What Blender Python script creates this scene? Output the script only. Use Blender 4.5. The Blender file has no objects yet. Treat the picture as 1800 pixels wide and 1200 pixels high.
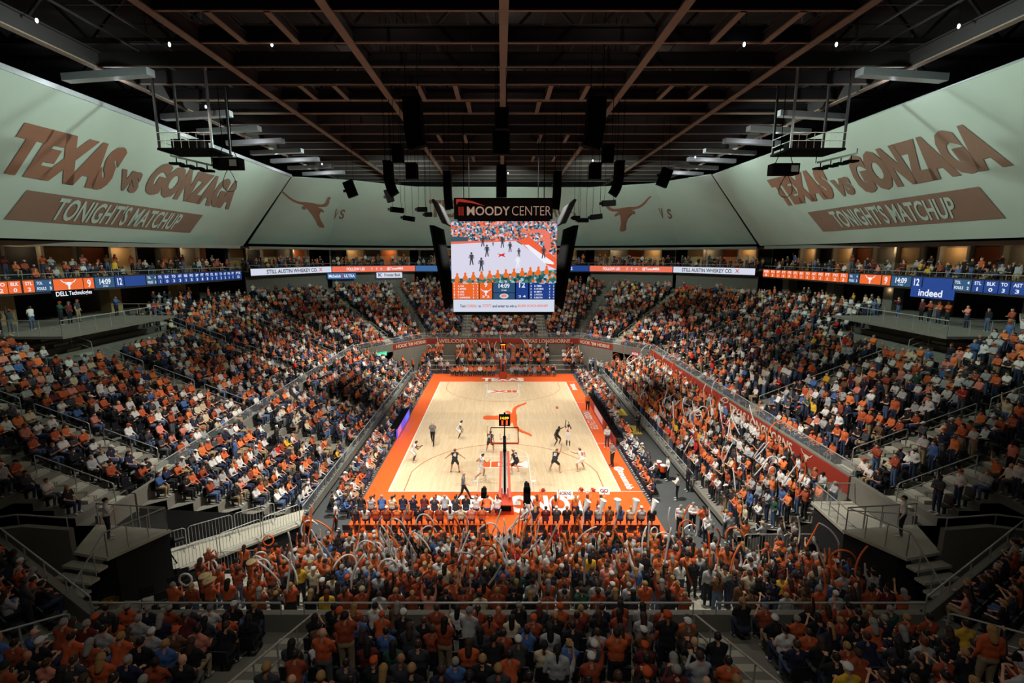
import bpy, bmesh, math, random
import numpy as np
from mathutils import Vector, Matrix

random.seed(7)
SC = bpy.context.scene
COL = SC.collection
PI = math.pi

# ------------------------------------------------------------------ camera, world, lights, exposure
CAM = np.array([-0.22, -45.1, 15.37]); FPX = 885.0; PITCH = 0.1727; PCX = 881.0
cd = bpy.data.cameras.new('camera'); cam = bpy.data.objects.new('camera', cd); COL.objects.link(cam)
cam.location = CAM; cam.rotation_euler = (PI / 2 - PITCH, 0, 0)
cd.sensor_width = 36.0; cd.lens = FPX / 1800 * 36; cd.shift_x = (900 - PCX) / 1800
cd.clip_start = 0.1; cd.clip_end = 400
SC.camera = cam
SC.view_settings.view_transform = 'Standard'; SC.view_settings.look = 'None'
SC.view_settings.gamma = 1.0; SC.view_settings.use_curve_mapping = False
SC.view_settings.exposure = 0.0
world = bpy.data.worlds.new('world'); SC.world = world; world.use_nodes = True
world.node_tree.nodes['Background'].inputs[0].default_value = (0.5, 0.6, 0.7, 1)
world.node_tree.nodes['Background'].inputs[1].default_value = 0.02

def spot(name, loc, target, power, size_deg, blend=0.6, color=(1, 0.97, 0.9), radius=0.35):
    l = bpy.data.lights.new(name, 'SPOT'); l.energy = power; l.spot_size = math.radians(size_deg)
    l.spot_blend = blend; l.color = color; l.shadow_soft_size = radius
    o = bpy.data.objects.new(name, l); COL.objects.link(o); o.location = loc
    o.rotation_euler = (Vector(target) - Vector(loc)).to_track_quat('-Z', 'Y').to_euler()
    return o
def point(name, loc, power, color=(1, 0.8, 0.55), radius=0.15):
    l = bpy.data.lights.new(name, 'POINT'); l.energy = power; l.color = color; l.shadow_soft_size = radius
    o = bpy.data.objects.new(name, l); COL.objects.link(o); o.location = loc
    return o
# court floodlights in two rows under the roof
for sx in (-1, 1):
    for y in (-14, -5, 5, 14):
        spot('court_floodlight', (sx * 12.0, y, 24.9), (sx * 0.5, y * 0.78, 0), 9100, 58, 0.9)
for sx in (-1, 1):
    for y in (-17.5, 2, 16):
        spot('stand_floodlight', (sx * 2.0, y, 25.6), (sx * 14.0, y * 0.85, 2), 36000, 54, 1.0)
    spot('court_floodlight', (sx * 10.5, -29, 24.9), (sx * 0.5, -9, 0), 11000, 44, 0.7)
for sx in (-1, 1): spot('near_stand_floodlight', (sx * 6.5, -27.5, 25.4), (sx * 6.0, -22.5, 1.0), 13000, 48, 1.0)
spot('near_stand_floodlight', (0, -13, 25.2), (0, -23.5, 1.5), 12000, 56, 1.0)
spot('near_stand_floodlight', (0, -44, 24.0), (0, -33, 4), 1700, 110, 1.0)
spot('end_stand_floodlight', (0, 8, 25.2), (0, 25, 5), 8000, 75, 1.0)
# projectors that light the curtain wall
TEAL = (0.78, 1.0, 0.90)
for sx in (-1, 1):
    for y in (-19, -6, 8):
        spot('curtain_projector', (sx * 13.0, y + 1, 23.6), (sx * 30.5, y, 19.2), 6000, 100, 0.9, TEAL)
    spot('curtain_projector', (sx * 5.5, 10, 23.0), (sx * 22, 33, 19.8), 12500, 72, 0.9, TEAL)
spot('curtain_projector', (0, 14, 23.0), (0, 38, 20.0), 10000, 66, 0.9, TEAL)
# wide, weak house lights
for x, y in ((-24, -12), (24, -12), (-24, 8), (24, 8), (0, 26), (0, -33)):
    spot('house_light', (x * 0.8, y, 24.8), (x, y, 5), 450, 130, 1.0, (1, 0.86, 0.7))

# ------------------------------------------------------------------ helpers
def lin(c):
    out = []
    for v in c[:3]:
        v = v / 255.0
        out.append(v / 12.92 if v <= 0.04045 else ((v + 0.055) / 1.055) ** 2.4)
    return tuple(out) + (1.0,)

MATS = {}
def mat(name, rgb, rough=0.7, metal=0.0, emit=0.0, var=0.12, scale=6.0, alpha=None, trans=0.0):
    """procedural material: base colour broken up by a soft noise"""
    if name in MATS: return MATS[name]
    m = bpy.data.materials.new(name); m.use_nodes = True; nt = m.node_tree
    b = nt.nodes['Principled BSDF']; c = lin(rgb)
    b.inputs['Roughness'].default_value = rough; b.inputs['Metallic'].default_value = metal
    b.inputs['Base Color'].default_value = c
    if var > 0 and emit == 0:
        tc = nt.nodes.new('ShaderNodeTexCoord'); n = nt.nodes.new('ShaderNodeTexNoise')
        n.inputs['Scale'].default_value = scale; n.inputs['Detail'].default_value = 3
        r = nt.nodes.new('ShaderNodeMapRange')
        r.inputs['To Min'].default_value = 1 - var; r.inputs['To Max'].default_value = 1 + var
        v = nt.nodes.new('ShaderNodeVectorMath'); v.operation = 'SCALE'; v.inputs[0].default_value = c[:3]
        nt.links.new(tc.outputs['Object'], n.inputs['Vector']); nt.links.new(n.outputs['Fac'], r.inputs['Value'])
        nt.links.new(r.outputs['Result'], v.inputs['Scale']); nt.links.new(v.outputs['Vector'], b.inputs['Base Color'])
    if emit > 0:
        b.inputs['Base Color'].default_value = (0.01, 0.01, 0.01, 1)
        b.inputs['Emission Color'].default_value = c; b.inputs['Emission Strength'].default_value = emit
    if trans > 0:
        b.inputs['Transmission Weight'].default_value = trans; b.inputs['IOR'].default_value = 1.02
    if alpha is not None: b.inputs['Alpha'].default_value = alpha
    MATS[name] = m
    return m

def tag(o, label=None, cat=None, group=None, kind=None):
    if label: o['label'] = label
    if cat: o['category'] = cat
    if group: o['group'] = group
    if kind: o['kind'] = kind
    return o
def thing(name, label, cat, loc=(0, 0, 0), group=None):
    o = bpy.data.objects.new(name, None); COL.objects.link(o); o.location = loc
    o.empty_display_size = 0.2
    return tag(o, label, cat, group)
def kids_of(o, table={}):
    return list(o.children)
def copy_tree(o, loc=None, rz=None, parent=None, label=None):
    c = o.copy(); COL.objects.link(c); c.parent = parent
    if loc is not None: c.location = loc
    if rz is not None: c.rotation_euler[2] = rz
    if label: c['label'] = label
    for ch in o.children: copy_tree(ch, parent=c)
    return c

TEXTS = {}
def text_geo(body, off=0.0):
    k = (body, off)
    if k not in TEXTS:
        c = bpy.data.curves.new('t', 'FONT'); c.body = body; c.offset = off; c.resolution_u = 3
        o = bpy.data.objects.new('t', c); m = bpy.data.meshes.new_from_object(o)
        v = np.array([q.co[:2] for q in m.vertices]); f = [tuple(p.vertices) for p in m.polygons]
        mn = v.min(0); mx = v.max(0); v = (v - mn) / (mx - mn)
        bpy.data.objects.remove(o); bpy.data.curves.remove(c); bpy.data.meshes.remove(m)
        TEXTS[k] = (v, f)
    return TEXTS[k]

class MB:
    """collects shapes and links them as one mesh object"""
    def __init__(s): s.v = []; s.f = []; s.m = []
    def add(s, vs, fs, mi=0):
        n = len(s.v); s.v.extend([tuple(map(float, p)) for p in vs])
        s.f.extend([tuple(int(i) + n for i in f) for f in fs]); s.m.extend([mi] * len(fs)); return s
    def hexa(s, p, mi=0):   # 8 points: 4 bottom ccw, 4 top ccw
        return s.add(p, [(3, 2, 1, 0), (4, 5, 6, 7), (0, 1, 5, 4), (1, 2, 6, 5), (2, 3, 7, 6), (3, 0, 4, 7)], mi)
    def box(s, c, d, mi=0, rz=0.0):
        x, y, z = c; a, b, h = d[0] / 2, d[1] / 2, d[2] / 2; ca, sa = math.cos(rz), math.sin(rz); P = []
        for zz in (z - h, z + h):
            for px, py in ((-a, -b), (a, -b), (a, b), (-a, b)):
                P.append((x + px * ca - py * sa, y + px * sa + py * ca, zz))
        return s.hexa(P, mi)
    def bar(s, p, q, w, h=None, mi=0, up=(0, 0, 1)):   # rectangular bar from p to q
        h = h or w; p = Vector(p); q = Vector(q); d = (q - p).normalized(); u = Vector(up)
        if abs(d.dot(u)) > 0.98: u = Vector((0, 1, 0))
        r = d.cross(u).normalized(); u = r.cross(d).normalized(); r = r * w / 2; u = u * h / 2
        return s.hexa([p - r - u, p + r - u, q + r - u, q - r - u, p - r + u, p + r + u, q + r + u, q - r + u], mi)
    def tube(s, path, rad, n=8, mi=0, cap=True, closed=False):
        P = [Vector(p) for p in path]; k = len(P); rads = rad if isinstance(rad, (list, tuple)) else [rad] * k
        vs = []; prev = None
        for i in range(k):
            a = P[i - 1] if (i > 0 or closed) else P[i]; b = P[(i + 1) % k] if (i < k - 1 or closed) else P[i]
            t = (b - a).normalized()
            if prev is None:
                u = Vector((0, 0, 1)) if abs(t.z) < 0.9 else Vector((0, 1, 0)); r = t.cross(u).normalized()
            else: r = (prev - t * prev.dot(t)).normalized()
            prev = r; w = t.cross(r)
            for j in range(n):
                an = 2 * PI * j / n; vs.append(P[i] + (r * math.cos(an) + w * math.sin(an)) * rads[i])
        fs = []
        for i in range(k if closed else k - 1):
            for j in range(n):
                a = i * n + j; b = i * n + (j + 1) % n; c = ((i + 1) % k) * n + (j + 1) % n; d = ((i + 1) % k) * n + j
                fs.append((a, b, c, d))
        if cap and not closed: fs += [tuple(range(n))[::-1], tuple(range((k - 1) * n, k * n))]
        return s.add(vs, fs, mi)
    def lathe(s, prof, c=(0, 0, 0), n=16, mi=0, cap=True):
        vs = []; k = len(prof)
        for r, z in prof:
            for j in range(n): vs.append((c[0] + r * math.cos(2 * PI * j / n), c[1] + r * math.sin(2 * PI * j / n), c[2] + z))
        fs = [(i * n + j, i * n + (j + 1) % n, (i + 1) * n + (j + 1) % n, (i + 1) * n + j) for i in range(k - 1) for j in range(n)]
        if cap: fs += [tuple(range(n))[::-1], tuple(range((k - 1) * n, k * n))]
        return s.add(vs, fs, mi)
    def ball(s, c, r, mi=0, nu=10, nv=7):
        rx, ry, rz = r if isinstance(r, (tuple, list)) else (r, r, r); vs = []
        for i in range(nv + 1):
            t = PI * i / nv
            for j in range(nu):
                a = 2 * PI * j / nu; vs.append((c[0] + rx * math.sin(t) * math.cos(a), c[1] + ry * math.sin(t) * math.sin(a), c[2] - rz * math.cos(t)))
        fs = [(i * nu + j, i * nu + (j + 1) % nu, (i + 1) * nu + (j + 1) % nu, (i + 1) * nu + j) for i in range(nv) for j in range(nu)]
        return s.add(vs, fs, mi)
    def quad(s, a, b, c, d, mi=0): return s.add([a, b, c, d], [(0, 1, 2, 3)], mi)
    def poly(s, pts, mi=0): return s.add(pts, [tuple(range(len(pts)))], mi)
    def slab(s, pts, z0, z1, mi=0):
        n = len(pts); vs = [(x, y, z0) for x, y in pts] + [(x, y, z1) for x, y in pts]
        fs = [tuple(range(n))[::-1], tuple(range(n, 2 * n))] + [(i, (i + 1) % n, n + (i + 1) % n, n + i) for i in range(n)]
        return s.add(vs, fs, mi)
    def plate(s, pts, off, mi=0):   # flat outline given thickness along off
        n = len(pts); o = Vector(off); vs = [Vector(p) for p in pts] + [Vector(p) + o for p in pts]
        fs = [tuple(range(n))[::-1], tuple(range(n, 2 * n))] + [(i, (i + 1) % n, n + (i + 1) % n, n + i) for i in range(n)]
        return s.add(vs, fs, mi)
    def text(s, body, bl, br, tr, tl, mi=0, off=0.0):
        v, f = text_geo(body, off); bl, br, tr, tl = [np.array(p, float) for p in (bl, br, tr, tl)]
        x = v[:, :1]; y = v[:, 1:]
        P = (1 - x) * (1 - y) * bl + x * (1 - y) * br + x * y * tr + (1 - x) * y * tl
        return s.add(P.tolist(), f, mi)
    def build(s, name, mats, parent=None, org=None, smooth=False, auto_org=True):
        if not isinstance(mats, (list, tuple)): mats = [mats]
        me = bpy.data.meshes.new(name); V = np.array(s.v)
        if parent is not None:
            o = Vector((0, 0, 0)); p = parent
            while p is not None: o += p.location; p = p.parent
            o = np.array(o)
        elif org is not None: o = np.array(org, float)
        elif auto_org: o = np.array([(V[:, 0].min() + V[:, 0].max()) / 2, (V[:, 1].min() + V[:, 1].max()) / 2, V[:, 2].min()])
        else: o = np.zeros(3)
        me.from_pydata((V - o).tolist(), [], s.f)
        for m in mats: me.materials.append(m)
        if len(mats) > 1: me.polygons.foreach_set('material_index', s.m)
        if smooth: me.polygons.foreach_set('use_smooth', [True] * len(me.polygons))
        me.update()
        ob = bpy.data.objects.new(name, me); COL.objects.link(ob)
        if parent is not None: ob.parent = parent
        else: ob.location = o
        return ob
def struct(mb, name, mats, **k): return tag(mb.build(name, mats, **k), kind='structure')

ONES = 'zeroth first second third fourth fifth sixth seventh eighth ninth tenth eleventh twelfth thirteenth fourteenth fifteenth sixteenth seventeenth eighteenth nineteenth'.split()
TENS = {20: 'twent', 30: 'thirt', 40: 'fort', 50: 'fift', 60: 'sixt', 70: 'sevent', 80: 'eight', 90: 'ninet'}
def ordw(n):
    if n < 20: return ONES[n]
    t = TENS[n // 10 * 10]
    return t + 'ieth' if n % 10 == 0 else t + 'y-' + ONES[n % 10]

# where the camera's line through a picture point meets a given wall, screen or floor (all art below sits on those real surfaces)
def ray(u, v):
    a = (u - PCX) / FPX; b = (600 - v) / FPX; c, s = math.cos(PITCH), math.sin(PITCH)
    return np.array([a, c + b * s, -s + b * c])
def onplane(u, v, P, N, lift=0.0):
    d = ray(u, v); N = np.array(N, float) / np.linalg.norm(N); P = np.array(P, float) + N * lift
    return CAM + d * (np.dot(P - CAM, N) / np.dot(d, N))
def px(p):
    y = p[1] - CAM[1]; d = CAM[2] - p[2]; c, s = math.cos(PITCH), math.sin(PITCH); zc = y * c + d * s
    if zc < 0.5: return None
    return PCX + FPX * (p[0] - CAM[0]) / zc, 600 - FPX * (-d * c + y * s) / zc, zc

# ------------------------------------------------------------------ materials
ORANGE = (222, 92, 38)
M_conc = mat('concrete', (126, 123, 112), 0.85, var=0.15, scale=1.5)
M_step = mat('aisle_concrete', (182, 178, 160), 0.85, var=0.12, scale=2)
M_wall = mat('grey_wall', (120, 115, 105), 0.9, var=0.1, scale=0.6)
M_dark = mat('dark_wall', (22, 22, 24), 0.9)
M_black = mat('black_metal', (8, 8, 9), 0.9, var=0.1)
M_black.node_tree.nodes['Principled BSDF'].inputs['Specular IOR Level'].default_value = .08
M_seat = mat('seat_plastic', (22, 24, 32), 0.5)
M_rail = mat('steel_rail', (176, 178, 172), 0.4, 0.25, var=0.05)
M_fascia = mat('maroon_fascia', (158, 52, 36), 0.6, var=0.05)
M_white = mat('white_paint', (232, 232, 226), 0.6, var=0.03)
M_cream = mat('cream_lettering', (225, 205, 180), 0.6, var=0.03)
M_apron = mat('orange_paint', (232, 96, 38), 0.35, var=0.04, scale=2)
M_line_o = mat('orange_line', (176, 78, 36), 0.4, var=0.03)
M_floor = mat('rubber_floor', (74, 76, 76), 0.8, var=0.15, scale=1)
M_glass = mat('clear_glass', (235, 245, 245), 0.05, alpha=0.06, var=0)
M_skin = [mat('skin_light', (226, 172, 140), 0.55, var=0.05), mat('skin_tan', (190, 128, 92), 0.55, var=0.05), mat('skin_brown', (92, 56, 40), 0.5, var=0.05)]

def maple():
    m = bpy.data.materials.new('maple_planks'); m.use_nodes = True; nt = m.node_tree; b = nt.nodes['Principled BSDF']
    tc = nt.nodes.new('ShaderNodeTexCoord'); mp = nt.nodes.new('ShaderNodeMapping'); mp.inputs['Rotation'].default_value[2] = PI / 2
    br = nt.nodes.new('ShaderNodeTexBrick')
    br.inputs['Color1'].default_value = lin((226, 202, 166)); br.inputs['Color2'].default_value = lin((215, 187, 148))
    br.inputs['Mortar'].default_value = lin((198, 166, 124)); br.inputs['Scale'].default_value = 1.0
    br.inputs['Brick Width'].default_value = 1.6; br.inputs['Row Height'].default_value = 0.11; br.inputs['Mortar Size'].default_value = 0.004
    nt.links.new(tc.outputs['Object'], mp.inputs[0]); nt.links.new(mp.outputs[0], br.inputs['Vector'])
    nt.links.new(br.outputs['Color'], b.inputs['Base Color']); b.inputs['Roughness'].default_value = 0.38
    return m
M_maple = maple()

# ------------------------------------------------------------------ floor and court
f = MB(); f.slab([(-48, -50), (48, -50), (48, 55), (-48, 55)], -0.3, 0); struct(f, 'floor', M_floor)
f = MB(); f.slab([(-9.0, -20.7), (9.0, -20.7), (9.0, 18.5), (-9.0, 18.5)], 0.0, 0.015); struct(f, 'floor_apron', M_apron)
f = MB(); f.slab([(-7.62, -14.33), (7.62, -14.33), (7.62, 14.33), (-7.62, 14.33)], 0.015, 0.03); struct(f, 'floor_maple', M_maple)
ZL = 0.037
def strip(mb, pts, w, mi=0, z=ZL):
    for (x0, y0), (x1, y1) in zip(pts[:-1], pts[1:]):
        dx, dy = x1 - x0, y1 - y0; L = math.hypot(dx, dy); nx, ny = -dy / L * w / 2, dx / L * w / 2; ex, ey = dx / L * w / 2 * 0.3, dy / L * w / 2 * 0.3
        mb.quad((x0 - nx - ex, y0 - ny - ey, z), (x0 + nx - ex, y0 + ny - ey, z), (x1 + nx + ex, y1 + ny + ey, z), (x1 - nx + ex, y1 - ny + ey, z), mi)
def arc(cx, cy, r, a0, a1, n=40): return [(cx + r * math.cos(a0 + (a1 - a0) * i / n), cy + r * math.sin(a0 + (a1 - a0) * i / n)) for i in range(n + 1)]
w = MB()
strip(w, [(-7.6, -14.3), (7.6, -14.3), (7.6, 14.3), (-7.6, 14.3), (-7.6, -14.3)], 0.08)
strip(w, [(7.6, -14.3), (9.3, -14.3)], 0.06); strip(w, [(7.6, 14.3), (9.0, 14.3)], 0.06)
strip(w, [(7.6, -5.8), (9.0, -5.8)], 0.06); strip(w, [(7.6, 5.8), (9.0, 5.8)], 0.06); strip(w, [(-7.6, 0), (7.6, 0)], 0.05)
for s in (-1, 1):
    strip(w, [(-1.83, s * 14.3), (-1.83, s * 8.53), (1.83, s * 8.53), (1.83, s * 14.3)], 0.06)
    strip(w, arc(0, s * 8.53, 1.83, 0, PI * -s), 0.06)
    strip(w, arc(0, s * 12.75, 1.22, 0, PI * -s), 0.06)
    for dx in (-1, 1):
        for yy in (12.1, 11.2, 10.3): strip(w, [(dx * 1.83, s * yy), (dx * 2.05, s * yy)], 0.06)
        w.quad((dx * 1.9, s * 12.6, ZL), (dx * 2.15, s * 12.6, ZL), (dx * 2.15, s * 12.9, ZL), (dx * 1.9, s * 12.9, ZL))
struct(w, 'floor_white_lines', M_white)
w = MB()
for s in (-1, 1):
    a = math.acos(6.6 / 6.75)
    pts = [(-6.6, s * 14.3)] + [(x, y) for x, y in (arc(0, s * 12.75, 6.75, PI + a * s, 0 - a * s) if s > 0 else arc(0, s * 12.75, 6.75, PI - a, a))] + [(6.6, s * 14.3)]
    if s > 0: pts = [(-6.6, 14.3)] + arc(0, 12.75, 6.75, PI + a, 2 * PI - a) + [(6.6, 14.3)]
    strip(w, pts, 0.055)
struct(w, 'floor_three_point_lines', M_line_o)
HALF = [(0, -.78), (.08, -.77), (.13, -.7), (.125, -.58), (.11, -.46), (.15, -.26), (.2, -.1), (.24, -.03), (.3, -.08), (.4, -.12), (.44, -.06), (.4, .02), (.3, .06), (.27, .08), (.4, .1), (.55, .12), (.7, .19), (.82, .3), (.9, .43), (.97, .51), (1.02, .54), (1.0, .59), (.92, .57), (.84, .5), (.74, .37), (.62, .27), (.48, .22), (.3, .21), (.15, .23), (0, .23)]
LONGHORN = HALF + [(-x, y) for x, y in HALF[-2:0:-1]]
def tri_fill(pts):
    bm = bmesh.new(); vs = [bm.verts.new((x, y, 0)) for x, y in pts]; bm.faces.new(vs); bmesh.ops.triangulate(bm, faces=bm.faces[:])
    bm.verts.index_update(); fs = [tuple(v.index for v in f.verts) for f in bm.faces]; bm.free(); return fs
LH_F = tri_fill(LONGHORN)
def longhorn(mb, fn, mi=0): mb.add([fn(x, y) for x, y in LONGHORN], LH_F, mi)
w = MB(); longhorn(w, lambda x, y: (.55 + y * 3.2, 0.75 - x * 4.9, ZL + .004)); struct(w, 'floor_longhorn_emblem', M_apron)
w = MB()
def ftext(mb, body, x0, y0, x1, y1, d, mi=0, off=0.03, z=ZL):   # d: reading direction
    if d == '+x': q = [(x0, y0), (x1, y0), (x1, y1), (x0, y1)]
    if d == '-x': q = [(x1, y1), (x0, y1), (x0, y0), (x1, y0)]
    if d == '-y': q = [(x0, y1), (x0, y0), (x1, y0), (x1, y1)]
    mb.text(body, *[(a, b, z) for a, b in q], mi, off)
ftext(w, 'LONGHORNS', -4.75, -17.1, 4.75, -14.85, '-x', 0, 0.05)
ftext(w, 'TEXAS', -2.6, 14.65, 2.6, 16.3, '+x', 0, 0.05)
ftext(w, 'MOODY', 7.8, 0.15, 8.45, 2.7, '-y', 0, 0.03); ftext(w, 'CENTER', 7.8, -2.5, 8.45, 0.0, '-y', 0, -0.01)
ftext(w, '@texasmbb', 7.95, -14.0, 8.65, -10.4, '-y', 0, 0.03)
ftext(w, 'TEXAS', 7.95, 10.6, 8.5, 13.4, '-y', 0, 0.04)
struct(w, 'floor_white_lettering', M_white)
w = MB()
for s, d in ((-1, '-x'), (1, '+x')):
    w.quad(*[(x, s * 10.0 + y, ZL) for x, y in ((-1.75, -.62), (1.75, -.62), (1.75, .62), (-1.75, .62))], 1)
    ftext(w, 'XII', -1.55, s * 10.0 - .5, 1.55, s * 10.0 + .5, d, 0, 0.06, ZL + .005)
struct(w, 'floor_conference_emblem', [M_apron, M_white])
# ------------------------------------------------------------------ people: one continuous body per pose, grown from tapered limbs and merged
def V3(*a): return np.array(a, float)
def capsule_mesh(a, ra, b, rb, n=10):
    a = np.array(a, float); b = np.array(b, float); d = b - a; L = np.linalg.norm(d)
    t = d / L if L > 1e-6 else V3(0, 0, 1)
    u = np.cross(t, V3(0, 1, 0) if abs(t[1]) < 0.9 else V3(1, 0, 0)); u /= np.linalg.norm(u); w = np.cross(t, u)
    vs = [a - t * ra]; rings = []
    for c, r, angs in ((a, ra, (-60, -30, 0)), (b, rb, (0, 30, 60))):
        for g in angs:
            g = math.radians(g); rings.append([c + t * r * math.sin(g) + (u * math.cos(2 * PI * j / n) + w * math.sin(2 * PI * j / n)) * r * math.cos(g) for j in range(n)])
    for r_ in rings: vs += r_
    vs.append(b + t * rb); fs = []
    for j in range(n):
        fs.append((0, 1 + (j + 1) % n, 1 + j))
        for i in range(5):
            p = 1 + i * n; fs.append((p + j, p + (j + 1) % n, p + n + (j + 1) % n, p + n + j))
        p = 1 + 5 * n; fs.append((p + j, p + (j + 1) % n, len(vs) - 1))
    return vs, fs
def sdcap(P, a, ra, b, rb):
    a = np.array(a, float); b = np.array(b, float); d = b - a; L2 = max(d @ d, 1e-9)
    t = np.clip((P - a) @ d / L2, 0, 1); c = a + t[:, None] * d
    return np.linalg.norm(P - c, axis=1) - (ra + (rb - ra) * t)
# classes: 0 top, 1 trousers, 2 skin, 3 hair or hat, 4 shoes
def figure(j, sleeve='long', legs='long', fem=False):
    """capsules of a body from its joints"""
    pr = []
    def c(a, ra, b, rb, k): pr.append((V3(*a), ra, V3(*b), rb, k))
    pe, ch, ne, he = [V3(*j[k]) for k in ('pelvis', 'chest', 'neck', 'head')]
    fw = V3(*j.get('face', (0, 1, 0))); fw = fw / np.linalg.norm(fw)
    sl, sr = V3(*j['sh'][0]), V3(*j['sh'][1]); ax = (sr - sl) / np.linalg.norm(sr - sl)
    hl, hr = V3(*j['hip'][0]), V3(*j['hip'][1])
    w = 0.9 if fem else 1.0
    c(ch - ax * .1, .112 * w, ch + ax * .1, .112 * w, 0); c(pe - ax * .075, .125, pe + ax * .075, .125, 1)
    mid = (pe * .55 + ch * .45); c(mid - ax * .075, .12 * w, mid + ax * .075, .12 * w, 0)
    for s, h, e in ((sl, hl, -1), (sr, hr, 1)):
        c(s - ax * e * .05, .08, ch + ax * e * .06, .105, 0); c(ch + ax * e * .07, .11 * w, mid + ax * e * .06, .11 * w, 0)
        c(mid + ax * e * .06, .11 * w, pe + ax * e * .07, .115, 0); c(s, .066, ne - ax * (-e) * .03, .055, 0)
    c(ne - (he - ne) * .2, .056, he - (he - ne) * .35, .052, 2)
    up = (he - ne) / np.linalg.norm(he - ne)
    c(he + up * .035 - fw * .012, .088, he - up * .01 - fw * .005, .086, 2); c(he - up * .055 + fw * .035, .052, he - up * .02 + fw * .02, .07, 2)
    c(he + fw * .088 - up * .012, .013, he + fw * .1 - up * .03, .015, 2)
    for e in (-1, 1): c(he + ax * e * .088 + up * .005, .018, he + ax * e * .09 - up * .025, .012, 2)
    for i in (0, 1):
        s = V3(*j['sh'][i]); e = V3(*j['el'][i]); h = V3(*j['ha'][i])
        ks = {'long': 0, 'short': 0, 'none': 2}[sleeve]; r = {'long': .058, 'short': .056, 'none': .047}[sleeve]
        m = s + (e - s) * .65
        c(s, r + .008, m, r - .004, ks); c(m, r - .006, e, .044 if sleeve == 'long' else .038, 0 if sleeve == 'long' else 2)
        c(e, .044 if sleeve == 'long' else .037, h, .032 if sleeve == 'long' else .026, 0 if sleeve == 'long' else 2)
        d = (h - e) / np.linalg.norm(h - e); c(h + d * .015, .03, h + d * .06, .033, 2)
        hp = V3(*j['hip'][i]); k = V3(*j['kn'][i]); a = V3(*j['an'][i]); t = V3(*j['to'][i])
        if legs == 'shorts':
            q = hp + (k - hp) * .75; c(hp, .105, q, .09, 1); c(q, .066, k, .058, 2); c(k, .058, k + (a - k) * .35, .06, 2)
            c(k + (a - k) * .35, .06, a, .036, 2)
        else: c(hp, .1, k, .07, 1); c(k, .068, a, .05, 1)
        c(a + V3(0, 0, -.02), .042, t, .034, 4); c(a - (t - a) * .22 + V3(0, 0, -.03), .038, a, .036, 4)
    hands = [(V3(*j['el'][i]), V3(*j['ha'][i])) for i in (0, 1)]
    return dict(prims=pr, head=he, up=up, fw=fw, ax=ax, hands=hands)

def fingers(mb, el, ha):
    d = (ha - el) / np.linalg.norm(ha - el); n = np.cross(d, V3(0, 0, 1))
    if np.linalg.norm(n) < .2: n = V3(1, 0, 0)
    n /= np.linalg.norm(n); o = np.cross(n, d); p = ha + d * .07
    for q, ln in ((-.024, .055), (-.008, .07), (.008, .065), (.024, .05)):
        a = p + n * q; b = a + d * ln * .5; c = b + d * ln * .38 - o * ln * .3
        mb.tube([a, b, c], [.009, .008, .006], 5, 0)
    a = ha + d * .03 + n * -.03; b = a - n * .025 + d * .025; mb.tube([a, b, b + d * .03], [.011, .01, .007], 5, 0)

def remeshed(prims, voxel):
    mb = MB()
    for a, ra, b, rb, k in prims:
        v, fs = capsule_mesh(a, ra, b, rb); mb.add(v, fs)
    me = bpy.data.meshes.new('tmp'); me.from_pydata(mb.v, [], mb.f); ob = bpy.data.objects.new('tmp', me); COL.objects.link(ob)
    r = ob.modifiers.new('r', 'REMESH'); r.mode = 'VOXEL'; r.voxel_size = voxel
    s = ob.modifiers.new('s', 'SMOOTH'); s.factor = .5; s.iterations = 2
    d = ob.modifiers.new('d', 'DECIMATE')
    return ob, d
def eval_mesh(ob):
    dg = bpy.context.evaluated_depsgraph_get(); ev = ob.evaluated_get(dg); m = ev.to_mesh()
    nv = len(m.vertices); v = np.empty(nv * 3); m.vertices.foreach_get('co', v); m.calc_loop_triangles()
    t = np.empty(len(m.loop_triangles) * 3, np.int64); m.loop_triangles.foreach_get('vertices', t)
    ev.to_mesh_clear(); return v.reshape(-1, 3), t.reshape(-1, 3)
def classify(v, t, prims):
    C = v[t].mean(1); D = np.stack([sdcap(C, a, ra, b, rb) for a, ra, b, rb, k in prims])
    return np.array([p[4] for p in prims])[D.argmin(0)]

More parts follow.
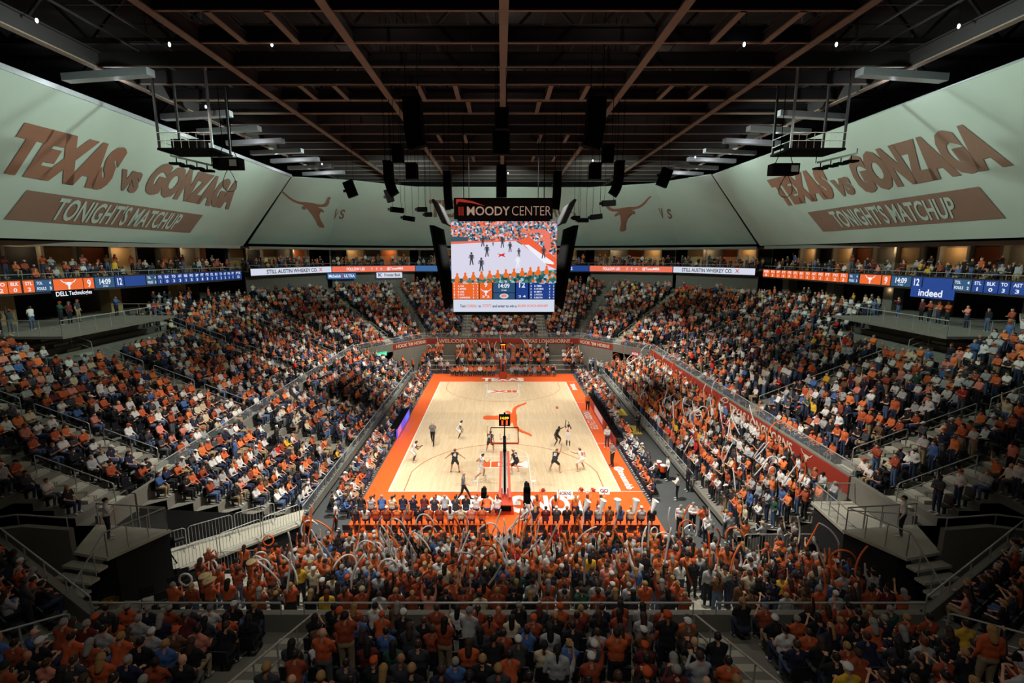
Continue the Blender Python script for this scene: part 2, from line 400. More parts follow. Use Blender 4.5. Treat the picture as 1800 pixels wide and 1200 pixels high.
def hair_mb(fig, style, lo=False):
    mb = MB(); h, up, fw, ax = fig['head'], fig['up'], fig['fw'], fig['ax']; nu, nv = (6, 4) if lo else (12, 9)
    R = np.stack([ax, fw, up], 1)
    def ell(c, r, cut=None):
        n0 = len(mb.v); mb.ball((0, 0, 0), r, 0, nu, nv); P = np.array(mb.v[n0:])
        if cut is not None:
            lowf = P[:, 2] < cut; P[lowf, 2] = cut + (P[lowf, 2] - cut) * .15
        mb.v[n0:] = [tuple(q) for q in (h + c @ R.T + P @ R.T)]
    if style == 'short': ell(V3(0, -.022, .03), (.092, .098, .092), -.035)
    elif style == 'long':
        ell(V3(0, -.022, .028), (.096, .1, .096)); n0 = len(mb.v)
        v, fs = capsule_mesh(h + R @ V3(0, -.04, -.02), .088, h + R @ V3(0, -.085, -.19), .078, 6 if lo else 10); mb.add(v, fs)
    elif style == 'bun':
        ell(V3(0, -.02, .03), (.093, .098, .092), -.03); ell(V3(0, -.12, .04), (.04, .045, .04))
        v, fs = capsule_mesh(h + R @ V3(0, -.12, .03), .035, h + R @ V3(0, -.135, -.12), .022, 6); mb.add(v, fs)
    elif style == 'cap':
        ell(V3(0, -.008, .04), (.1, .106, .088), -.01)
        b = [h + R @ V3(*q) for q in ((-.075, .07, .035), (-.06, .16, .015), (0, .185, .012), (.06, .16, .015), (.075, .07, .035))]
        mb.plate(b, up * .01)
    elif style == 'beanie': ell(V3(0, -.01, .042), (.104, .11, .1), -.02)
    elif style == 'hat':
        ell(V3(0, 0, .075), (.1, .115, .09), -.02); n = 8 if lo else 16
        pts = [h + R @ V3(.2 * math.cos(2 * PI * i / n), .24 * math.sin(2 * PI * i / n), .05 + .05 * abs(math.cos(2 * PI * i / n))) for i in range(n)]
        mb.plate(pts, up * .012)
    return mb

def stand_j(arm='down', lean=0.0, arm2=None):
    j = dict(pelvis=(0, 0, .97), chest=(0, .01 + lean * .5, 1.31), neck=(0, .02 + lean * .8, 1.5), head=(0, .04 + lean, 1.64),
             sh=[(-.19, lean * .7, 1.43), (.19, lean * .7, 1.43)], hip=[(-.09, 0, .93), (.09, 0, .93)], kn=[(-.11, .03, .5), (.11, .02, .5)],
             an=[(-.12, -.02, .09), (.12, -.02, .09)], to=[(-.14, .15, .036), (.14, .15, .036)])
    A = dict(down=((.235, -.03, 1.16), (.235, .08, .92)), cross=((.23, .1, 1.17), (-.04, .26, 1.2)), clap=((.23, .14, 1.18), (.035, .38, 1.32)),
             up=((.24, .06, 1.66), (.22, .12, 1.92)), upout=((.27, .08, 1.64), (.25, .16, 1.92)), hip=((.27, -.06, 1.18), (.18, .1, 1.03)), phone=((.22, .2, 1.2), (.06, .34, 1.42)))
    el = []; ha = []
    for s, k in ((-1, arm), (1, arm2 or arm)):
        e, h = A[k]; el.append((s * e[0], e[1] + lean, e[2])); ha.append((s * h[0], h[1] + lean, h[2] + (0.02 if s > 0 and k == 'cross' else 0)))
    j['el'] = el; j['ha'] = ha; return j
def sit_j(arm='lap', lean=-.04, arm2=None):
    l = lean
    j = dict(pelvis=(0, -.02, .55), chest=(0, l, .89), neck=(0, l + .02, 1.07), head=(0, l + .05, 1.21), sh=[(-.19, l, 1.0), (.19, l, 1.0)],
             hip=[(-.09, .02, .52), (.09, .02, .52)], kn=[(-.11, .37, .54), (.12, .37, .54)], an=[(-.11, .3, .1), (.12, .31, .1)], to=[(-.12, .43, .04), (.13, .44, .04)])
    A = dict(lap=((.235, l + .06, .75), (.09, .3, .67)), cross=((.23, l + .12, .76), (-.04, l + .26, .82)), clap=((.23, l + .15, .8), (.03, l + .38, .95)),
             up=((.25, l + .08, 1.24), (.22, l + .12, 1.5)), knees=((.22, .26, .7), (.06, .42, .76)))
    el = []; ha = []
    for s, k in ((-1, arm), (1, arm2 or arm)):
        e, h = A[k]; el.append((s * e[0], e[1], e[2])); ha.append((s * h[0], h[1], h[2]))
    j['el'] = el; j['ha'] = ha; return j

POSES = {}
for nm, j in (('sit_lap', sit_j()), ('sit_cross', sit_j('cross')), ('sit_lean', sit_j('knees', .16)), ('sit_clap', sit_j('clap', .02)), ('sit_mix', sit_j('lap', -.02, 'cross')), ('sit_up', sit_j('lap', 0, 'up')),
              ('st_down', stand_j()), ('st_cross', stand_j('cross')), ('st_clap', stand_j('clap')), ('st_up', stand_j('down', .03, 'up')), ('st_both', stand_j('up')), ('st_wave', stand_j('upout', 0, 'clap')), ('st_hip', stand_j('hip', 0, 'down')), ('st_phone', stand_j('phone', .03))):
    for sl in ('long', 'short'): POSES[nm, sl] = figure(j, sl)
HAIRS = ('short', 'long', 'bun', 'cap', 'beanie', 'hat', 'none')
TPL = {}   # (pose, sleeve) -> dict(hi mesh, mid arrays, low arrays)
def person_mesh(name, fig, v, t, cls, hands=True):
    mb = MB(); mb.add(v.tolist(), t.tolist()); mb.m = cls.tolist()
    if hands:
        for el, ha in fig['hands']:
            n0 = len(mb.m); fingers(mb, el, ha); mb.m[n0:] = [2] * (len(mb.m) - n0)
        n0 = len(mb.m)
        for e in (-1, 1): mb.ball(fig['head'] + fig['ax'] * e * .034 + fig['fw'] * .083 + fig['up'] * .014, .011, 0, 5, 4)
        mb.m[n0:] = [5] * (len(mb.m) - n0)
    me = bpy.data.meshes.new(name); me.from_pydata(mb.v, [], mb.f)
    for i in range(6): me.materials.append(M_black)
    me.polygons.foreach_set('material_index', mb.m); me.polygons.foreach_set('use_smooth', [True] * len(me.polygons)); me.update()
    return me
for key, fig in POSES.items():
    ob, dec = remeshed(fig['prims'], .021); d = {}
    for lod, tgt in (('hi', 2600), ('mid', 760), ('low', 260)):
        dec.ratio = 1.0
        if lod == 'hi': v, t = eval_mesh(ob); full = len(t)
        dec.ratio = min(1, tgt / full); v, t = eval_mesh(ob); cls = classify(v, t, fig['prims'])
        if lod == 'hi': d['hi'] = person_mesh('person', fig, v, t, cls)
        else:
            hb = MB(); nu_, nv_ = (9, 6) if lod == 'mid' else (6, 4); hb.ball(fig['head'] - fig['up'] * .008, (.086, .096, .118), 0, nu_, nv_); T = [(q[0], q[i], q[i + 1]) for q in hb.f for i in (1, 2)]
            d[lod] = (np.vstack([v, np.array(hb.v)]), np.vstack([t, np.array(T) + len(v)]), np.concatenate([cls, np.full(len(T), 2)]))
    me0 = ob.data; bpy.data.objects.remove(ob); bpy.data.meshes.remove(me0)
    d['hair'] = {}
    for h in HAIRS[:-1]:
        for lo in (False, True):
            mb = hair_mb(fig, h, lo); P = np.array(mb.v); T = []
            for q in mb.f:
                for i in range(1, len(q) - 1): T.append((q[0], q[i], q[i + 1]))
            d['hair'][h, lo] = (P, np.array(T), mb)
    d['hairmesh'] = {}; TPL[key] = d
def hair_mesh(key, h):
    d = TPL[key]
    if h not in d['hairmesh']:
        mb = d['hair'][h, False][2]; me = bpy.data.meshes.new('hair'); me.from_pydata(mb.v, [], mb.f); me.materials.append(M_black)
        me.polygons.foreach_set('use_smooth', [True] * len(me.polygons)); d['hairmesh'][h] = me
    return d['hairmesh'][h]

# clothing colours: name -> (rgb, words)
TOPS = {'burnt orange': (204, 94, 48), 'rust': (160, 72, 42), 'bright orange': (236, 126, 66), 'white': (226, 224, 218), 'light grey': (172, 174, 174), 'black': (22, 22, 26), 'navy': (28, 34, 62),
        'charcoal': (58, 60, 66), 'cream': (214, 198, 164), 'pink': (222, 138, 118), 'red': (196, 30, 34), 'blue': (70, 106, 164), 'maroon': (98, 30, 34), 'green': (42, 84, 66), 'yellow': (222, 176, 48), 'brown': (112, 78, 52)}
W_FAN = [('burnt orange', 15), ('rust', 8), ('bright orange', 9), ('white', 19), ('light grey', 13), ('black', 12), ('navy', 8), ('charcoal', 7), ('cream', 5), ('pink', 5), ('red', 1.5), ('blue', 4), ('maroon', 2), ('green', 1.2), ('yellow', 1), ('brown', 1.5)]
W_STU = [('burnt orange', 20), ('bright orange', 20), ('rust', 6), ('white', 24), ('light grey', 11), ('black', 8), ('navy', 4), ('charcoal', 4), ('cream', 3), ('blue', 2), ('red', 1), ('green', 1), ('yellow', 1)]
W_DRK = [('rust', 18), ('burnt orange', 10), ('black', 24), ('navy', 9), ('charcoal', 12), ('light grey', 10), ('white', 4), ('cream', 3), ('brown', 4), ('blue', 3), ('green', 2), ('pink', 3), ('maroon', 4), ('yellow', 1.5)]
W_BAND = [('burnt orange', 70), ('rust', 25)]
HAIRC = {'dark': (26, 19, 16), 'brown': (66, 44, 30), 'blond': (168, 128, 76), 'grey': (150, 146, 140), 'auburn': (104, 52, 28)}
CAPC = {'white': (222, 220, 214), 'orange': (208, 84, 34), 'black': (20, 20, 24), 'grey': (120, 122, 126), 'tan': (190, 164, 118)}
PANTS = [((44, 54, 82), 5), ((26, 28, 34), 5), ((84, 104, 140), 3), ((160, 140, 108), 2), ((96, 98, 100), 1.5)]
M_TOP = {k: mat('cloth_' + k.replace(' ', '_'), c, .85, var=.18, scale=9) for k, c in TOPS.items()}
M_PANT = [mat('trousers_%s' % n, c, .85, var=.15) for n, (c, w_) in zip(('indigo', 'black', 'denim', 'khaki', 'grey'), PANTS)]
M_HAIR = {k: mat('hair_' + k, c, .7, var=.2, scale=30) for k, c in HAIRC.items()}
M_CAP = {k: mat('cap_' + k, c, .8) for k, c in CAPC.items()}
M_SHOE = [mat('shoe_white', (205, 205, 205), .6), mat('shoe_black', (24, 24, 26), .6)]
SKINC = [(226, 172, 140), (190, 128, 92), (92, 56, 40)]
def wpick(R, pairs):
    tot = sum(p[1] for p in pairs); x = R.random() * tot
    for a, b in pairs:
        x -= b
        if x <= 0: return a
    return pairs[-1][0]

CROWD = []   # every spectator as a record; the ones that show largest become objects of their own
R1 = random.Random(11)
GRID = {}
def inside(x, y, P):
    c = False
    for i in range(len(P)):
        (x0, y0), (x1, y1) = P[i - 1], P[i]
        if (y0 > y) != (y1 > y) and x < (x1 - x0) * (y - y0) / (y1 - y0) + x0: c = not c
    return c
# footprints where nobody stands: (polygon, lowest z, highest z)
KEEP = [([(14.8, -25.2), (17.7, -25.2), (17.7, -21.4), (14.9, -21.4)], -1, 3.1), ([(-17.6, -23.0), (-11.0, -18.2), (-10.5, -20.6), (-14.7, -25.0), (-17.3, -25.7)], -1, 1.1)]
for s_ in (-1, 1):
    KEEP += [([(11.9 * s_, -31.2), (20.2 * s_, -26.3), (21.0 * s_, -27.2), (13.2 * s_, -32.2)], -1, 3.95), ([(9.6 * s_, 21.1), (16.8 * s_, 12.0), (18.2 * s_, 13.2), (11.2 * s_, 22.6)], -1, 3.9), ([(16.4 * s_, -26.6), (18.1 * s_, -26.6), (18.1 * s_, -24.6), (16.4 * s_, -24.6)], 3.5, 4.3), ([(13.6 * s_, -25.4), (17.8 * s_, -25.1), (17.3 * s_, -29.8), (14.4 * s_, -29.8)], -1, 3.9), ([(27.8 * s_, -13.8), (33.4 * s_, -13.8), (33.4 * s_, -1.8), (27.8 * s_, -1.8)], 7.0, 10.0),
             ([(16.9 * s_, -27.5), (20.9 * s_, -27.5), (20.9 * s_, -26.75), (16.9 * s_, -26.75)], 2, 6), ([(16.95 * s_, -26), (17.45 * s_, -26), (17.45 * s_, 13), (16.95 * s_, 13)], -1, 3.9)]
def free(x, y, z, r=.53):
    if any(a < z < b and inside(x, y, P) for P, a, b in KEEP): return False
    i, j = int(x // .6), int(y // .6)
    return all((x - q[0]) ** 2 + (y - q[1]) ** 2 > r * r or abs(z - q[2]) > 1.6 for a in (-1, 0, 1) for b in (-1, 0, 1) for q in GRID.get((i + a, j + b), ()))
def fan(x, y, z, rz, mode, palette, zone, row, hats=1.0, **kw):
    if abs(x) < 9.2 and -20.9 < y < 18.7: z = max(z, .04)
    z += .006
    if not free(x, y, z): return
    GRID.setdefault((int(x // .6), int(y // .6)), []).append((x, y, z))
    p = px((x, y, z + 1.0))
    if p is None or not (-90 < p[0] < 1890 and -60 < p[1] < 1300): return
    if mode == 'sit': pose = wpick(R1, [('sit_lap', 4), ('sit_cross', 2.5), ('sit_lean', 3), ('sit_clap', 1.2), ('sit_mix', 2), ('sit_up', .12)])
    elif mode == 'stand': pose = wpick(R1, [('st_down', 2), ('st_cross', 4), ('st_clap', 3), ('st_up', .4), ('st_hip', 1.5), ('st_phone', 1)])
    elif mode == 'cheer': pose = wpick(R1, [('st_down', 2), ('st_cross', 1.2), ('st_clap', 3), ('st_up', 2.2), ('st_both', .8), ('st_wave', 1), ('st_phone', 1.2), ('st_hip', .6)])
    else: pose = mode
    top = kw.get('top') or wpick(R1, palette)
    hair = kw.get('hair') or wpick(R1, [('short', 5.2), ('long', 2.6), ('bun', .7), ('cap', 1.7 * hats), ('beanie', .3 * hats), ('none', .35)])
    hc = wpick(R1, [('dark', 5), ('brown', 4), ('blond', 1.6), ('grey', 1.6), ('auburn', .4)])
    if hair in ('cap', 'beanie'): hc = wpick(R1, [('white', 4), ('orange', 4), ('black', 2), ('grey', 1.5), ('tan', .8)])
    if hair == 'hat': hc = 'tan'
    CROWD.append(dict(x=x, y=y, z=z, rz=rz + R1.uniform(-.12, .12) * (1 if mode == 'sit' else 1.6), pose=pose, sleeve=wpick(R1, [('long', 6), ('short', 4)]), top=top, hair=hair, hc=hc,
                      pant=wpick(R1, [(i, p_[1]) for i, p_ in enumerate(PANTS)]), skin=wpick(R1, [(0, 7), (1, 2), (2, 1)]), shoe=R1.randrange(2), s=R1.uniform(.93, 1.05), zone=zone, row=row, zc=p[2], u=p[0], v=p[1]))
# ------------------------------------------------------------------ seating bowl
def head_to(dx, dy): return math.atan2(-dx, dy)
SEATS = []      # (x, y, z, rz)
RAILS = []
def handrail(p, q, label, group='handrails in the stand aisles', posts=3, h=0.95, two=True):
    p = np.array(p, float); q = np.array(q, float); t = thing('handrail', label, 'handrail', tuple((p + q) / 2), group)
    z = V3(0, 0, 1); m = MB(); m.tube([p, p + z * h * .96, p + z * h + (q - p) * .02, q + z * h - (q - p) * .02, q + z * h * .96, q], .028, 6)
    m.build('top_rail', M_rail, t)
    if two: m = MB(); m.tube([p + z * h * .5, q + z * h * .5], .022, 6); m.build('mid_rail', M_rail, t)
    for i in range(1, posts - 1):
        a = p + (q - p) * i / (posts - 1); m = MB(); m.tube([a, a + z * h], .024, 6); m.build('post', M_rail, t)
    return t
def guard(pts, label, h=0.6, glass=True, step=1.9, group='guard rails on the stand front walls'):
    pts = [np.array(p, float) for p in pts]; z = V3(0, 0, h); t = thing('guard_rail', label, 'railing', tuple(pts[0]), group)
    m = MB(); m.tube([p + z for p in pts], .032, 6); m.build('top_rail', M_rail, t)
    m = MB(); g = MB(); m.tube([pts[0], pts[0] + z], .022, 6); p0 = m.build('post', M_rail, t); l0 = np.array(p0.location)
    for a, b in zip(pts[:-1], pts[1:]):
        L = np.linalg.norm(b - a); n = max(1, round(L / step))
        for i in range(n + 1):
            c = a + (b - a) * i / n
            if i or a is not pts[0]: q = p0.copy(); COL.objects.link(q); q.parent = t; q.location = Vector(l0 + (c - pts[0]))
        d = (b - a) / L; nn = np.cross(d, V3(0, 0, 1)) * .008
        g.plate([a + z * .08, b + z * .08, b + z * .9, a + z * .9], nn)
    if glass: g.build('glass_panel', M_glass, t)
    return t

def block(nm, P0, P1, m0, m1, rows, z0, mode, pal, zone, aisles=(), gaps=(0.55, 0.55), depth=.85, rise=.34, fill=.94, start=None, base=0.0, step_m=True, hats=1.0, people=True, sp=.6):
    P0, P1, m0, m1 = [np.array(q, float) for q in (P0, P1, m0, m1)]
    d = P1 - P0; d = d / np.linalg.norm(d); n = np.array([d[1], -d[0]])
    if n @ m0 < 0: n = -n
    rz = head_to(-n[0], -n[1]); tr = MB(); st = MB()
    for k in range(rows):
        a = P0 + m0 * depth * k; b = P1 + m1 * depth * k
        if start and start(k) is not None: a = np.array(start(k), float)
        a2 = a + n * depth * 1.04; b2 = b + n * depth * 1.04
        if m0 @ d: a2 = a + m0 * depth
        if m1 @ d: b2 = b + m1 * depth
        z = z0 + rise * k
        tr.quad((*a, z), (*b, z), (*b2, z), (*a2, z)); tr.quad((*a, z - rise), (*b, z - rise), (*b, z), (*a, z))
        L = np.linalg.norm(b - a); al = list(aisles)
        apos = [ai(k, a, b) if callable(ai) else ai for ai in al]
        for ap in apos:
            c = a + d * ap
            if step_m and k > 0:
                q = c - n * .21; st.box((q[0], q[1], z - rise * .75), (1.15, .42, rise * .5), 0, rz)
        s = gaps[0]; i = 0
        while s < L - gaps[1]:
            if all(abs(s - ap) > .82 for ap in apos):
                p = a + d * s + n * (min(.5, depth * .6)); x, y = p
                if step_m and free(x, y, z + .1, .3): SEATS.append((x, y, z + .004, rz))
                md = mode(k, s) if callable(mode) else mode
                if k == 0 and step_m: md = 'sit'
                if people and md and R1.random() < (fill(k, s) if callable(fill) else fill):
                    zz = zone(x, y) if callable(zone) else zone
                    if md == 'stand' and step_m: x, y = p - n * .27
                    fan(x + (0 if step_m else R1.uniform(-.05, .05)), y + (0 if step_m else R1.uniform(-.03, .03)), z, rz, md, pal, zz, k, hats)
            s += sp; i += 1
    zb = z0 - rise
    b_ = P0 + m0 * depth * rows; c_ = P1 + m1 * depth * rows; zt = z0 + rise * (rows - 1)
    for (A, B) in (((P0), b_), ((P1), c_)):     # end walls
        if start: continue
        tr.add([(*A, base), (*B, base), (*B, zt), (*A, zb)], [(0, 1, 2, 3)])
    struct(tr, 'floor_' + nm, M_conc)
    if st.v: struct(st, 'floor_' + nm + '_steps', M_step)
SQ = lambda n1, n2: (np.array(n1) + np.array(n2)) / (1 + np.dot(n1, n2))
nS = (1, 0); nC = np.array([9.0, 7.2]) / math.hypot(9, 7.2); nF = (0, 1)
mSC = SQ(nS, nC); mCF = SQ(nC, nF); nN = (0, -1); nW = np.array([4.6, -7.8]) / math.hypot(4.6, 7.8); mNW = SQ(nN, nW)
R2 = random.Random(5)
for s in (1, -1):
    X = lambda v: np.array([v[0] * s, v[1]])
    nm = 'east' if s > 0 else 'west'
    mode = (lambda k, q: ('stand' if R1.random() < .62 else 'sit')) if s > 0 else (lambda k, q: 'sit' if R1.random() < .965 else 'stand')
    y0 = -27.3
    ais = [(lambda k, a, b, y=y: y - a[1]) for y in ((-20.0, -10.2, -0.2, 9.6) if s > 0 else (-20.0, -10.9, -0.3, 8.8))]
    ais.append(lambda k, a, b: (-23.6 - a[1]) if k < 9 else -50)
    block(nm + '_stand', X((17.4, y0)), X((17.4, 12.5)), X(nS), X(mSC), 18, 4.0, mode, W_FAN, nm + ' stand', ais, (.4, .9),
          start=lambda k: X((17.4 + .85 * k, -25.4 if k < 4 else y0)), fill=lambda k, q: .93 if s > 0 else (.9 if k < 12 else .86))
    ym = 5.3
    block(nm + '_corner_stand', X((17.4, 12.5)), X((10.2, 21.5)), X(mSC), X(mCF), 18, 4.0, lambda k, q: 'sit' if R1.random() < .8 else 'stand', W_FAN, nm + ' corner stand',
          [lambda k, a, b: np.linalg.norm(b - a) * .5], (.9, .9))
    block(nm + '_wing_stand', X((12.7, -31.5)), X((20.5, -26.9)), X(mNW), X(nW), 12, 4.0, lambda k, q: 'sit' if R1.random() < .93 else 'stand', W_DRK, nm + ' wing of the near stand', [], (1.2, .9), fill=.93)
block('far_stand', (-10.2, 21.5), (10.2, 21.5), np.array([-mCF[0], mCF[1]]), mCF, 18, 4.0, lambda k, q: 'sit' if R1.random() < .85 else 'stand', W_FAN, 'far stand',
      [lambda k, a, b: -5.0 - a[0], lambda k, a, b: 5.4 - a[0]], (.9, .9))
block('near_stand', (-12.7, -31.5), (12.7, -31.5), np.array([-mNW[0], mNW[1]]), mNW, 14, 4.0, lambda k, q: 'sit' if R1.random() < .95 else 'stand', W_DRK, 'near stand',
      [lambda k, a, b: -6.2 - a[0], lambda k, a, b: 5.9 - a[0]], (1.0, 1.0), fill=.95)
# front walls of the permanent stands with painted fascia
def wallseg(a, b, n, z0, z1, name, fz=None, fm=None, th=.22):
    a = np.array(a, float); b = np.array(b, float); n = np.array(n, float); m = MB()
    P = [(*(a - n * th), z0), (*(b - n * th), z0), (*b, z0), (*a, z0), (*(a - n * th), z1), (*(b - n * th), z1), (*b, z1), (*a, z1)]
    m.hexa(P)
    if fz:
        o = -n * (th + .02); m.hexa([(*(a + o), fz), (*(b + o), fz), (*(b + o + n * .02), fz), (*(a + o + n * .02), fz), (*(a + o), z1 - .08), (*(b + o), z1 - .08), (*(b + o + n * .02), z1 - .08), (*(a + o + n * .02), z1 - .08)], 1)
    struct(m, name, [M_conc, fm or M_fascia])
ZP = 4.45
for s in (1, -1):
    nm = 'east' if s > 0 else 'west'
    ye = -21.5 if s > 0 else -23.3
    wallseg((17.4 * s, ye), (17.4 * s, 12.5), (s, 0), 0, ZP, 'wall_' + nm, 3.45, M_fascia if s > 0 else M_conc)
    wallseg((17.4 * s, -25.4), (17.4 * s, ye - .1), (s, 0), 3.3, ZP, 'wall_' + nm + '_end')
    nc = np.array([nC[0] * s, nC[1]])
    wallseg((10.2 * s, 21.5), (13.9 * s, 16.9), nc, 0, 4.3, 'wall_' + nm + '_corner', 3.5)
    wallseg((13.9 * s, 16.9), (17.4 * s, 12.5), nc, 3.3, 4.3, 'wall_' + nm + '_portal', 0, M_conc)
    # dark tunnel behind the corner portals
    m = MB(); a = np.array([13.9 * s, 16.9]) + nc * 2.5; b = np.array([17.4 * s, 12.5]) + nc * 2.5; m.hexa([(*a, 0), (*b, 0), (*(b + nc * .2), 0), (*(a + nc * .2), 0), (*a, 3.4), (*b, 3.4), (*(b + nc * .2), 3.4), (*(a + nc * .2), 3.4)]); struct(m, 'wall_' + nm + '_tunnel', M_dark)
    nw = np.array([nW[0] * s, nW[1]])
    wallseg((12.7 * s, -31.5), (20.5 * s, -26.9), nw, 0, 4.6, 'wall_' + nm + '_wing')
    # concrete ramp wall beside the platform
    m = MB(); m.plate([(16.6 * s, -27.55, 2.2), (20.6 * s, -27.2, 2.2), (20.6 * s, -27.2, 4.75), (18.6 * s, -27.3, 5.05), (16.6 * s, -27.55, 5.05)], (0, .22, 0)); struct(m, 'wall_' + nm + '_ramp', M_wall)
    # platform and stairs down to the floor in front
    m = MB(); m.slab([(13.9 * s, -25.9), (17.3 * s, -25.5), (16.6 * s, -27.5), (15.0 * s, -27.9)], 4.0, 4.12)
    for i in range(5): m.slab([((15.0 + .28 * i * .4) * s, -27.9 - .3 * i), ((16.6 + .1 * i) * s, -27.6 - .3 * i), ((16.7 + .1 * i) * s, -27.95 - .3 * i), ((15.1 + .1 * i) * s, -28.25 - .3 * i)], 3.75 - .3 * i, 3.85 - .3 * i)
    struct(m, 'floor_' + nm + '_platform', M_step)
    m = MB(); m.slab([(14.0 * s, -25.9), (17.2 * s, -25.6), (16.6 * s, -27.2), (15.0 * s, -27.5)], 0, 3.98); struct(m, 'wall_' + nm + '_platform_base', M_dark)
wallseg((-10.2, 21.5), (10.2, 21.5), (0, 1), 0, 4.3, 'wall_far', 3.5)
wallseg((-12.7, -31.5), (12.7, -31.5), (0, -1), 0, 4.6, 'wall_near')
# lettering on the fascias
w = MB(); yv = 21.5 - .27
w.text('WELCOME TO', (-8.6, yv, 3.6), (-3.4, yv, 3.6), (-3.4, yv, 4.12), (-8.6, yv, 4.12), 0, .03); w.text('TEXAS LONGHORNS', (2.6, yv, 3.6), (9.0, yv, 3.6), (9.0, yv, 4.12), (2.6, yv, 4.12), 0, .03)
for s in (-1, 1):
    nc = np.array([nC[0] * s, nC[1]]); A = np.array([10.2 * s, 21.5]) - nc * .27; B = np.array([13.9 * s, 16.9]) - nc * .27
    l, r = (B, A) if s < 0 else (A, B); l2 = l + (r - l) * .08; r2 = l + (r - l) * .92
    w.text("HOOK 'EM HORNS", (*l2, 3.62), (*r2, 3.62), (*r2, 4.1), (*l2, 4.1), 0, .03)
xv = 17.4 - .27
w.text('TEXAS LONGHORNS', (xv, -8.2, 3.6), (xv, -16.6, 3.6), (xv, -16.6, 4.22), (xv, -8.2, 4.22), 0, .03)
longhorn(w, lambda x, y: (xv, -18.0 - x * .55, 3.98 + y * .55)); longhorn(w, lambda x, y: (xv, -6.9 - x * .5, 3.98 + y * .5)); longhorn(w, lambda x, y: (xv, 2.5 - x * .5, 3.98 + y * .5))
struct(w, 'trim_fascia_lettering', M_cream)
for s, nm in ((1, 'east'), (-1, 'west')):
    guard([(17.35 * s, -21.6, ZP), (17.35 * s, 12.4, ZP)], 'long steel guard rail with glass on the %s stand wall above the student rows' % nm)
    guard([(10.4 * s, 21.4, 4.3), (17.3 * s, 12.7, 4.3)], 'guard rail over the %s corner portal beside the far stand' % nm)
    guard([(12.72 * s, -31.36, 4.6), (20.3 * s, -26.86, 4.6)], 'slanting guard rail on the %s wing wall of the near stand' % nm, h=.5)
    guard([(16.7 * s, -27.45, 5.05), (18.8 * s, -27.2, 5.05), (20.4 * s, -27.1, 4.8)], 'short rail on top of the %s concrete ramp wall' % nm, h=.45, glass=False)
    guard([(17.1 * s, -25.6, 4.12), (14.0 * s, -25.95, 4.12), (15.05 * s, -27.8, 4.12), (15.4 * s, -29.2, 2.7)], 'mesh-sided railing around the raised %s platform' % nm, h=1.0, step=.8)
for a, b in ((-12.6, -6.9), (-6.2, 5.6), (6.3, 12.6)):
    guard([(a, -31.45, 4.6), (b, -31.45, 4.6)], 'steel rail on the near wall, %s section' % ('west' if a < -10 else 'middle' if a < 0 else 'east'), h=.36, glass=False, step=1.4)
guard([(-10.1, 21.4, 4.3), (10.1, 21.4, 4.3)], 'straight guard rail above the welcome lettering on the far wall')
# aisle handrails
def arail(s, y, nm):
    o = {1: 'lowest', 2: 'second', 3: 'third', 4: 'top'}
    for i, a0 in enumerate((.9, 4.3, 7.7, 11.1)):
        x0 = 17.4 + a0; x1 = x0 + 2.7
        handrail((s * x0, y, 4.0 + .4 * a0), (s * x1, y, 4.0 + .4 * (a0 + 2.7)), '%s sloping handrail of the %s' % (o[i + 1], nm))
for s, ys in ((1, (-20.0, -10.2, -.2, 9.6)), (-1, (-20.0, -10.9, -.3, 8.8))):
    for i, y in enumerate(ys): arail(s, y, '%s aisle counted from the near end of the %s stand' % (ordw(i + 1), 'east' if s > 0 else 'west'))
    handrail((s * 17.9, -23.6, 4.1), (s * 21.3, -23.6, 5.5), 'handrail of the short %s aisle beside the raised platform' % ('east' if s > 0 else 'west'))
for x, nm in ((-6.2, 'west'), (5.9, 'east')):
    handrail((x + (.45 if x < 0 else -.45), -31.9, 4.0), (x + (.45 if x < 0 else -.45), -36.4, 5.9), 'handrail down the %s aisle of the near stand' % nm, posts=5)
for s, nm in ((-1, 'west'), (1, 'east')):
    p = np.array([12.7 * s, -31.5]); m_ = np.array([mNW[0] * s, mNW[1]]); a = p + m_ * .5; b = p + m_ * 5
    handrail((*a, 4.1), (*b, 6.0), 'handrail down the aisle between near stand and %s wing' % nm, posts=5)
for xs, ms, nm in ((-10.2, -1, 'west corner'), (-5.0, 0, 'west middle'), (5.4, 0, 'east middle'), (10.2, 1, 'east corner')):
    m_ = np.array([mCF[0] * ms, mCF[1]]) if ms else np.array([0, 1.0])
    for i, (a0, wd) in enumerate(((.8, 'lower'), (6.0, 'middle'), (11.0, 'upper'))):
        a = np.array([xs, 21.5]) + m_ * a0; b = a + m_ * 4.0
        handrail((*a, 4.0 + .4 * a0), (*b, 4.0 + .4 * (a0 + 4.0)), '%s handrail of the %s aisle in the far stand' % (wd, nm))
for s, nm in ((-1, 'west'), (1, 'east')):
    c0 = np.array([13.8 * s, 17.0]); nc = np.array([nC[0] * s, nC[1]])
    for a0, wd in ((1.0, 'lower'), (6, 'middle'), (11.5, 'upper')):
        a = c0 + nc * a0; b = a + nc * 3.6; handrail((*a, 4.0 + .4 * a0), (*b, 4.0 + .4 * (a0 + 3.6)), '%s handrail of the %s corner stand' % (wd, nm))
# spots kept for the people and objects placed one by one on the floor
def reserve(x, y, z=0.0): GRID.setdefault((int(x // .6), int(y // .6)), []).append((x, y, z))
for i in range(14): reserve(9.55, -7.4 - i * .62); reserve(-8.5 + i * .62, -17.6)
for i in range(9): reserve(10.45, -6.6 - i * .8)
for i in range(29): reserve(-8.5 + i * .6, -18.75); reserve(-8.6 + i * .62, -19.75)
for i in range(6): reserve(-10.0, -4.1 + i * .9)
for q in ((11.2, -12.6), (10.9, -15.4), (9.7, -19.3), (10.5, -19.0), (-9.5, -19.0), (-10.6, -20.2), (12.0, -14.2), (11.7, -3.2), (10.9, -11.6), (11.0, -12.2), (-10.7, -21.3)): reserve(*q)
